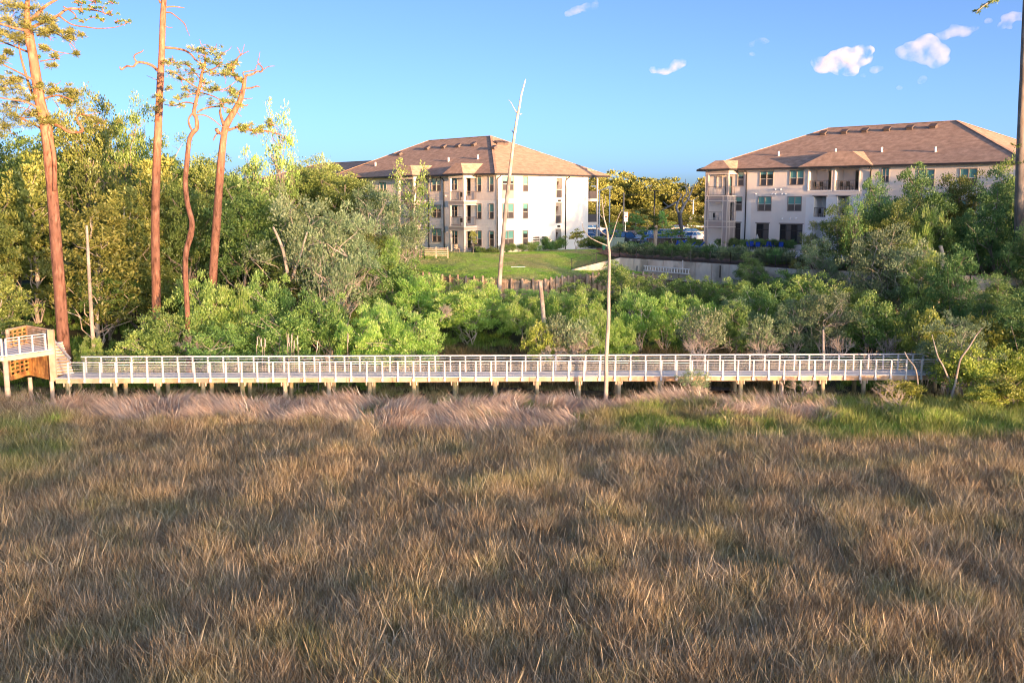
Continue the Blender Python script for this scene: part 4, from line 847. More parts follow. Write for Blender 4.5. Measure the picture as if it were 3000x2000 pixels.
# ------------------------------------------------------------------ cars
def car_mat(name, c):
    m, nt, p = new_mat(name); p.inputs['Base Color'].default_value = (*c, 1); p.inputs['Roughness'].default_value = .3; p.inputs['Coat Weight'].default_value = .6; return m
CM = {'white': car_mat('paint_white', (.75, .75, .77)), 'black': car_mat('paint_black', (.02, .022, .03)), 'silver': car_mat('paint_silver', (.42, .44, .48)), 'blue': car_mat('paint_blue', (.05, .12, .35)), 'maroon': car_mat('paint_maroon', (.16, .05, .07)), 'grey': car_mat('paint_grey', (.2, .21, .24))}
M['lamp'] = glass_mat('headlamp', (.8, .8, .8), .1); M['tail'] = glass_mat('tail_lamp', (.5, .02, .02), .2)
def car(loc, rz, col, label, suv=False):
    t = thing('parked_car', label, 'car', loc, rz, 'cars in the lot between the buildings'); L = 4.7; W = 1.85; h1 = .95 if not suv else 1.1; h2 = 1.45 if not suv else 1.80; y = W / 2
    prof = [(-L / 2, .35), (-L / 2 + .05, h1 - .15), (-L / 2 + .25, h1 - .02), (L / 2 - 1.3, h1), (L / 2 - .15, h1 - .18), (L / 2, .5), (L / 2 - .05, .28), (-L / 2 + .05, .28)]
    m_ = MB(); n = len(prof); b = len(m_.v)
    for yy, ins in ((-y, .04), (-y + .08, 0), (y - .08, 0), (y, .04)):
        for (a, z) in prof: m_.v.append((a * (1 - ins * .3), yy, z + (0 if ins == 0 else (-.03 if z > .6 else .02))))
    for k in range(3):
        for i in range(n): j = (i + 1) % n; m_.f.append((b + k * n + j, b + k * n + i, b + (k + 1) * n + i, b + (k + 1) * n + j))
    m_.f.append(tuple(b + i for i in range(n))); m_.f.append(tuple(b + 3 * n + i for i in reversed(range(n))))
    body = m_.build('body', CM[col], t)
    x0, x1 = (-L / 2 + (.15 if suv else .35), L / 2 - 1.25); xa, xb = (x0 + (.25 if suv else .65), x1 - .75); yi = y - .12; yt = y - .32
    m_ = MB(); m_.hexa([(x0, -yi, h1 - .04), (x1, -yi, h1 - .02), (x1, yi, h1 - .02), (x0, yi, h1 - .04), (xa, -yt, h2 - .06), (xb, -yt, h2 - .06), (xb, yt, h2 - .06), (xa, yt, h2 - .06)]); m_.build('windows', M['pane_blue'], t)
    m_ = MB(); m_.hexa([(xa - .06, -yt - .03, h2 - .07), (xb + .06, -yt - .03, h2 - .07), (xb + .06, yt + .03, h2 - .07), (xa - .06, yt + .03, h2 - .07), (xa + .1, -yt + .1, h2), (xb - .1, -yt + .1, h2), (xb - .1, yt - .1, h2), (xa + .1, yt - .1, h2)])
    for s in (-1, 1):
        for (p_, q_) in (((x0, yi), (xa, yt)), ((x1, yi), (xb, yt)), (((x0 + x1) / 2 - .1, yi), ((xa + xb) / 2, yt))): m_.beam((p_[0], s * (p_[1] + .005), h1 - .03), (q_[0], s * (q_[1] + .005), h2 - .06), .07, .07)
    if suv: m_.beam((xa, -yt + .1, h2 + .05), (xb - .3, -yt + .1, h2 + .05), .04, .04); m_.beam((xa, yt - .1, h2 + .05), (xb - .3, yt - .1, h2 + .05), .04, .04)
    m_.build('roof', CM[col], t)
    for wx in (-L / 2 + .85, L / 2 - .9):
        for s in (-1, 1): m_ = MB(); m_.tube([(wx, s * (y - .2), .33), (wx, s * (y + .02), .33)], [.33, .33], 14); wh = m_.build('wheel', M['rubber'], t); m_ = MB(); m_.tube([(wx, s * (y + .02), .33), (wx, s * (y + .035), .33)], [.2, .18], 10); m_.build('rim', M['galv'], wh)
    for s in (-1, 1): m_ = MB(); m_.box(L / 2 - .2, L / 2 - .02, s * .62 - .17, s * .62 + .17, .6, .74); m_.build('headlight', M['lamp'], t); m_ = MB(); m_.box(-L / 2 - .01, -L / 2 + .1, s * .68 - .13, s * .68 + .13, .65, .85); m_.build('tail_light', M['tail'], t)
    return t
def carpx(px, py, rz, col, label, suv=False, z=6.82): p = atz(px, py, z); return car((p.x, p.y, z), rad(rz), col, label, suv)
carpx(1837, 715, -68, 'black', 'black hatchback parked right behind the green utility cabinet', True)
carpx(1889, 708, -120, 'white', 'white off road vehicle with roof rack left of the palm', True)
carpx(1812, 701, -65, 'silver', 'silver car behind the black hatchback'); carpx(1793, 694, -60, 'white', 'white car furthest left in the back row of the lot')
carpx(1930, 714, 20, 'grey', 'dark grey car directly behind the palm trunk'); carpx(1962, 704, 35, 'silver', 'silver wagon with raised rear window right of the palm', True)
carpx(1950, 713, 25, 'blue', 'blue car in the front row right of the palm'); carpx(2003, 704, 45, 'white', 'white car with blue windscreen between palm and beige building')
carpx(2034, 705, 50, 'white', 'white car half hidden by the corner of the beige building'); carpx(1730, 708, 0, 'white', 'white car seen through the porch posts of the white building')
carpx(1746, 704, 20, 'black', 'dark car beside the porch end of the white building', True)
carpx(1992, 678, 10, 'maroon', 'dark maroon car parked behind the big dead oak trunk', z=6.66); carpx(2036, 668, 8, 'white', 'white car on the far road lit orange by the sun', z=6.66)
carpx(2030, 692, 12, 'black', 'dark car left of the beige building behind the front row')
carpx(1745, 682, 6, 'white', 'white van on the far road left of the street lamp', True, z=6.66)
# ------------------------------------------------------------------ street furniture
sl_ = thing('street_lamp', 'tall white twin arm street lamp between the two buildings', 'street lamp', at(1755, 690, 150)); sl_.location.z = 6.8
k_ = at(1757, 557, 150); hgt = k_.z - 6.8
m_ = MB(); m_.tube([(0, 0, 0), (0, 0, hgt)], [.13, .09], 8); m_.build('pole', M['white_paint'], sl_, True)
for e in ((-.9, .55, 'l'), (1.55, .5, 'r')):
    m_ = MB(); m_.tube([(0, 0, hgt - .1), (e[0], 0, hgt + e[1])], [.07, .06], 6); m_.build('arm', M['white_paint'], sl_, True); m_ = MB(); m_.box(e[0] - .35, e[0] + .35, -.15, .15, hgt + e[1] - .05, hgt + e[1] + .1); m_.build('lamp_head', M['white_paint'], sl_)
def pole(px, pyb, pyt, Y, r, mat, name, label, cat, arm=0):
    b = at(px, pyb, Y); t = at(px, pyt, Y); th = thing(name, label, cat, (b.x, Y, 6.66)); h = t.z - 6.66; m_ = MB(); m_.tube([(0, 0, 0), (0, 0, h)], [r, r * .8], 8); m_.build('pole', M[mat], th, True)
    if arm: m_ = MB(); m_.beam((-arm, 0, h - .1), (arm, 0, h - .1), .12, .1); m_.build('crossarm', M[mat], th)
    return th
pole(1826, 672, 565, 170, .16, 'weathered_wood', 'utility_pole', 'bare brown pole in front of the gold trees, left of the palm', 'utility pole')
pole(1916, 660, 558, 175, .14, 'dark_metal', 'utility_pole', 'dark double headed parking lamp pole right behind the palm', 'lamp pole', 1.0)
pole(1786, 600, 550, 158, .1, 'white_paint', 'light_pole', 'short white lamp pole right of the twin arm street lamp', 'lamp pole', .4)
pole(2030, 640, 585, 230, .16, 'white_paint', 'utility_pole', 'thin pale pole standing right of the big dead oak', 'utility pole')
wr = MB()
for z0, dz in ((14.6, 0), (9.6, .2)):
    wp = [Vector((4 + i * 4.0, 178, z0 + dz - .35 * math.sin(i / 11 * math.pi))) for i in range(12)]; wr.tube(wp, [.03] * 12, 4)
tag(wr.build('power_line', M['dark_metal']), 'pair of thin sagging wires strung across in front of the gold trees', 'wires')
sg = thing('road_sign', 'white roadside sign with red marks among the gold trees', 'sign', at(1832, 662, 215)); sg.location.z = 6.66
m_ = MB(); m_.box(-.5, .5, -.15, .15, 2.0, 4.1); m_.build('sign_board', M['white_paint'], sg); m_ = MB(); m_.box(-.35, .38, -.18, -.151, 3.55, 3.75); m_.box(-.15, .4, -.18, -.151, 3.0, 3.2); m_.box(.51, .56, -.16, .16, 2.3, 4.1); m_.build('sign_marks', M['red_paint'], sg)
m_ = MB(); m_.box(-.08, .08, -.1, .1, 0, 2.0); m_.build('sign_post', M['white_paint'], sg)
hs = thing('house', 'low far house with reddish roof behind the big dead oak', 'house', at(2020, 650, 300)); hs.location.z = 6.6
m_ = MB(); m_.box(-9, 9, -5, 5, 0, 3.0); m_.build('wall', M['white_stucco'], hs); m_ = MB(); m_.poly([(-10, -6, 3), (10, -6, 3), (5, 0, 7.5), (-5, 0, 7.5)]); m_.poly([(10, -6, 3), (10, 6, 3), (5, 0, 7.5)]); m_.poly([(10, 6, 3), (-10, 6, 3), (-5, 0, 7.5), (5, 0, 7.5)]); m_.poly([(-10, 6, 3), (-10, -6, 3), (-5, 0, 7.5)]); m_.build('roof', M['brick'], hs)
for x in (-6, -2, 2, 6): m_ = MB(); m_.box(x - .7, x + .7, -5.06, -4.98, .9, 2.3); m_.build('window', M['pane_dark'], hs)
sg = thing('bin_shelter', 'low dark screened enclosure behind the terrace planting with a white notice', 'fence', (0, 0, 0))
a = atz(1900, 728, 7.1); b = atz(2040, 722, 7.3)
for i in range(12): p = a + (b - a) * (i / 12 + .003); q = a + (b - a) * ((i + 1) / 12 - .003); m_ = MB(); m_.beam(Vector((p.x, p.y, 7.75)), Vector((q.x, q.y, 7.75)), .05, 1.3); m_.build('panel', M['bronze_metal'], sg)
q = a + (b - a) * .78; m_ = MB(); m_.box(q.x - .14, q.x + .14, q.y - .09, q.y - .06, 7.7, 8.2); m_.build('notice', M['white_paint'], sg)
# ------------------------------------------------------------------ vegetation
def lin(r, g, b): return tuple((c / 255.0) ** 2.2 for c in (r, g, b))
M['leaf_oak'] = leaf_mat('leaf_oak', (0.051, 0.093, 0.027), (0.128, 0.196, 0.051), (0.289, 0.357, 0.093))
M['leaf_magnolia'] = leaf_mat('leaf_magnolia', (0.056, 0.088, 0.024), (0.192, 0.240, 0.056), (0.512, 0.528, 0.144), .25)
M['leaf_bright'] = leaf_mat('leaf_bright', (.15, .27, .05), (.33, .52, .11), (.55, .72, .26), .45, .015) #(0.095, 0.203, 0.041), (0.216, 0.405, 0.081), (0.432, 0.648, 0.176), .4, .015)
M['leaf_myrtle'] = leaf_mat('leaf_myrtle', (0.080, 0.160, 0.040), (0.192, 0.320, 0.080), (0.416, 0.544, 0.160), .35)
M['leaf_grey'] = leaf_mat('leaf_grey', (0.080, 0.136, 0.064), (0.192, 0.272, 0.128), (0.400, 0.480, 0.272), .3)
M['leaf_yellow'] = leaf_mat('leaf_yellow', (0.117, 0.156, 0.026), (0.286, 0.351, 0.065), (0.546, 0.585, 0.156), .35)
M['leaf_cool'] = leaf_mat('leaf_cool', (.045, .10, .03), (.12, .22, .065), (.25, .37, .13), .3) #'leaf_cool', (0.048, 0.128, 0.056), (0.128, 0.272, 0.120), (0.272, 0.480, 0.208), .3)
M['needle'] = leaf_mat('needle', (0.078, 0.104, 0.026), (0.208, 0.234, 0.058), (0.416, 0.429, 0.130), .3)
M['leaf_far'] = leaf_mat('leaf_far', (0.088, 0.112, 0.025), (0.213, 0.225, 0.056), (0.400, 0.388, 0.100), .35, .04)
M['leaf_dry'] = leaf_mat('leaf_dry', (0.260, 0.182, 0.143), (0.442, 0.338, 0.273), (0.676, 0.546, 0.468), .2)
def leaf_mesh(name, mat, centers, radii, per, size, ratio, seed, up=.35, shell=.55, tones=None, flat=.8, droop=0.0):
    """leaves on clumps: centers (n,3), radii (n)"""
    rg = np.random.default_rng(seed); n = len(centers); C = np.repeat(np.asarray(centers, float), per, 0); Rr = np.repeat(np.asarray(radii, float), per)
    tn = np.repeat(rg.uniform(0, 1, n) if tones is None else np.asarray(tones), per); k = n * per
    d = rg.normal(size=(k, 3)); d /= np.linalg.norm(d, axis=1)[:, None]
    d[:, 2] = np.where(d[:, 2] < -.35, -d[:, 2], d[:, 2])
    rr = Rr * (shell + (1 - shell) * rg.uniform(0, 1, k)) * rg.uniform(.75, 1.15, k)
    p = C + d * rr[:, None] * np.array([1, 1, flat])
    ax = d * .7 + rg.normal(size=(k, 3)) * .6 + np.array([0, 0, up]); ax /= np.linalg.norm(ax, axis=1)[:, None]
    ax[:, 2] -= droop
    sd = np.cross(ax, rg.normal(size=(k, 3))); sd /= np.linalg.norm(sd, axis=1)[:, None]
    l = size * rg.uniform(.6, 1.35, k)[:, None]; wv = l * ratio * .5
    v = np.empty((k, 4, 3)); v[:, 0] = p; v[:, 1] = p + ax * l * .55 + sd * wv; v[:, 2] = p + ax * l; v[:, 3] = p + ax * l * .55 - sd * wv
    me = bpy.data.meshes.new(name); me.vertices.add(k * 4); me.vertices.foreach_set('co', v.ravel())
    me.loops.add(k * 4); me.loops.foreach_set('vertex_index', np.arange(k * 4, dtype=np.int32)); me.polygons.add(k)
    me.polygons.foreach_set('loop_start', np.arange(0, k * 4, 4, dtype=np.int32)); me.polygons.foreach_set('loop_total', np.full(k, 4, np.int32))
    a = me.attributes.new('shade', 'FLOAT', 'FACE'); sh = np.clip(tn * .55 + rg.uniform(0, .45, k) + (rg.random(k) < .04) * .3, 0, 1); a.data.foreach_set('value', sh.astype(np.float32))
    me.materials.append(mat); me.update(); me.validate(); return me
def limb(mb, a, b, r0, r1, rnd, n=5, wob=.08, sides=5):
    a = Vector(a); b = Vector(b); L = (b - a).length; pts = []; rs = []
    for i in range(n + 1):
        t = i / n; p = a.lerp(b, t); s = math.sin(t * math.pi)
        p += Vector((rnd.uniform(-1, 1), rnd.uniform(-1, 1), rnd.uniform(-.3, .8))) * wob * L * s; pts.append(p); rs.append(r0 + (r1 - r0) * t)
    mb.tube(pts, rs, sides, cap=False); return pts
PROTO = {}
def proto(kind, var):
    key = (kind, var)
    if key in PROTO: return PROTO[key]
    K = dict(  # H, R, crown bottom, clumps, per, clump r, leaf size, ratio, mat, bark, trunk r, up
        oak=(12, 4.2, .18, 120, 150, 1.0, .21, .55, 'leaf_oak', 'grey_bark', .22, .2),
        magnolia=(12, 3.4, .08, 190, 80, .62, .27, .42, 'leaf_magnolia', 'pale_bark', .16, .5),
        bright=(4.6, 2.9, .0, 110, 120, .56, .21, .28, 'leaf_bright', 'pale_bark', .07, .9),
        myrtle=(4.6, 2.7, .06, 85, 120, .58, .16, .5, 'leaf_myrtle', 'pale_bark', .09, .4),
        grey=(7.5, 3.2, .22, 90, 110, .72, .18, .4, 'leaf_grey', 'pale_bark', .12, .4),
        yellow=(4.5, 2.3, .12, 90, 70, .55, .22, .5, 'leaf_yellow', 'pale_bark', .07, .5),
        cool=(11, 4.2, .05, 150, 140, .92, .23, .38, 'leaf_cool', 'grey_bark', .2, .1),
        twiggy=(3.8, 2.4, .42, 60, 38, .50, .17, .5, 'leaf_grey', 'dead_wood', .07, .4),
        far=(14, 6.0, .05, 90, 130, 1.7, .5, .7, 'leaf_far', 'grey_bark', .3, .2),
        smallpine=(5.5, 1.6, .12, 60, 70, .42, .30, .12, 'needle', 'grey_bark', .08, .5),
        sparse=(9, 2.4, .35, 55, 38, .62, .20, .5, 'leaf_myrtle', 'grey_bark', .13, .2),
        tuft=(1.1, .75, .0, 16, 60, .25, .42, .07, 'leaf_cool', 'grey_bark', .02, 1.4),
        hedge=(1.1, 1.0, .0, 26, 60, .30, .13, .55, 'leaf_oak', 'grey_bark', .02, .4),
        young=(3.6, 1.3, .35, 26, 50, .38, .2, .5, 'leaf_magnolia', 'pale_bark', .05, .4),
    )[kind]
    H, R, cb, nc, per, cr, ls, ratio, mt, bk, tr, up = K; rnd = random.Random(hash((len(kind), kind[0], var, kind[-1])) % 9999 if False else sum(map(ord, kind)) * 7 + var * 131)
    cs = []; rs = []; tn = []
    zc = H * (1 + cb) / 2; hz = H * (1 - cb) / 2
    lob = [(rnd.uniform(0, 6.28), rnd.uniform(-.5, .8), rnd.uniform(.55, .95)) for _ in range(6)]
    tries = 0
    while len(cs) < nc and tries < 20000:
        tries += 1
        t = rnd.uniform(0, 6.283); u = rnd.uniform(-1, 1); r = rnd.random() ** .45
        q = math.sqrt(max(0, 1 - u * u)); x, y, z = math.cos(t) * q, math.sin(t) * q, u
        env = 1.0 + .55 * mnoise.noise(Vector((x * 1.6 + var * 9, y * 1.6, z * 1.6)))
        if kind in ('magnolia', 'smallpine', 'cool'): prof = (1 - max(0, z) * .45) * (1 if z < 0 else 1)
        else: prof = 1.0
        if kind in ('bright', 'myrtle', 'hedge', 'yellow') and z < -.6: continue
        p = Vector((x * R * r * env * prof, y * R * r * env * prof, zc + z * hz * r * (1 + (env - 1) * .5)))
        if p.z < .25 * cr: continue
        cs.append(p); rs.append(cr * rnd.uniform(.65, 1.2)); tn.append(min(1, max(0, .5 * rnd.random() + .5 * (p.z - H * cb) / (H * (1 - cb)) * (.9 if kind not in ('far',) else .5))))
    if kind in ('sparse',): cs = [c + Vector((0, 0, .0)) for c in cs]
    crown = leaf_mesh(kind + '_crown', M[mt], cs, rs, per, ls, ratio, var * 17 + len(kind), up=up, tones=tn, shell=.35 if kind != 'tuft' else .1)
    mb = MB(); wood = []
    stems = 1 if kind in ('oak', 'magnolia', 'far', 'smallpine', 'sparse', 'young', 'cool') else rnd.choice([3, 4, 5])
    for s in range(stems):
        ang = rnd.uniform(0, 6.28); sp = 0 if stems == 1 else R * .35
        base = Vector((math.cos(ang) * .12 * (stems > 1), math.sin(ang) * .12 * (stems > 1), -.5)); top = Vector((math.cos(ang) * sp, math.sin(ang) * sp, H * (.85 if stems == 1 else .62)))
        pts = limb(mb, base, top, tr, tr * .25, rnd, 7, .035 if stems == 1 else .07, 7); wood.append(pts)
    nb = {'twiggy': 46, 'grey': 40, 'oak': 34, 'magnolia': 30, 'cool': 26, 'bright': 22, 'myrtle': 30, 'yellow': 26, 'sparse': 26, 'far': 8, 'smallpine': 20, 'tuft': 0, 'hedge': 4, 'young': 12}[kind]
    for i in range(nb):
        c = rnd.choice(cs); st = rnd.choice(wood); j = rnd.randint(1, len(st) - 1)
        cand = [p for p in st if p.z < c.z - .1 * H] or [st[1]]; a = cand[-1] if rnd.random() < .6 else rnd.choice(cand)
        pts = limb(mb, a, c * 1.0, tr * .38, tr * .10, rnd, 5, .09, 5)
        for _ in range(3 if kind in ('twiggy', 'grey', 'yellow') else 1):
            c2 = pts[rnd.randint(2, 5)]; limb(mb, c2, c2 + Vector((rnd.uniform(-1, 1), rnd.uniform(-1, 1), rnd.uniform(-.1, .9))) * cr * 1.5, tr * .14, tr * .04, rnd, 3, .1, 4)
    trunk = mb.mesh(kind + '_trunk', M[bk], True)
    PROTO[key] = (trunk, crown, H, R); return PROTO[key]
NAMEOF = dict(oak='oak_tree', magnolia='magnolia_tree', bright='wax_myrtle', myrtle='shrub', grey='grey_leaved_tree', yellow='yellow_green_shrub', cool='broadleaf_tree', twiggy='twiggy_shrub', far='far_tree', smallpine='young_pine', sparse='slender_tree', tuft='grass_clump', hedge='hedge_shrub', young='young_tree')
CATOF = dict(oak='tree', magnolia='tree', bright='bush', myrtle='bush', grey='tree', yellow='bush', cool='tree', twiggy='bush', far='tree', smallpine='tree', sparse='tree', tuft='plant', hedge='bush', young='tree')
VR = random.Random(77)
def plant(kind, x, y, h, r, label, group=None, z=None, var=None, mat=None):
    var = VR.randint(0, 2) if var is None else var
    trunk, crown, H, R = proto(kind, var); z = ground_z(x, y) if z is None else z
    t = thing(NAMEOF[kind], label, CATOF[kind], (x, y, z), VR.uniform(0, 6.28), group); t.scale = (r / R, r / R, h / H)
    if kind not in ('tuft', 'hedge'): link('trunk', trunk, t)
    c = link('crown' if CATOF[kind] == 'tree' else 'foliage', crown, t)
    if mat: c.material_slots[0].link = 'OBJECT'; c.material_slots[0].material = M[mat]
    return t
def plantpx(kind, px, Y, pyt, wpx, label, group=None, z=None, **kw):
    """px column, distance, crown top row, crown width in photo pixels"""
    x = (px - 1500) / F * Y / 1.0 * (1 / (ca + .05)) * 1.03; x = at(px, 900, Y).x
    zb = ground_z(x, Y) if z is None else z; top = at(px, pyt, Y).z; r = wpx / 2 / F * Y
    return plant(kind, x, Y, max(.6, (top - zb) * .96), r * .92, label, group, zb, **kw)
LW_ = 'trees packed in the left wood'
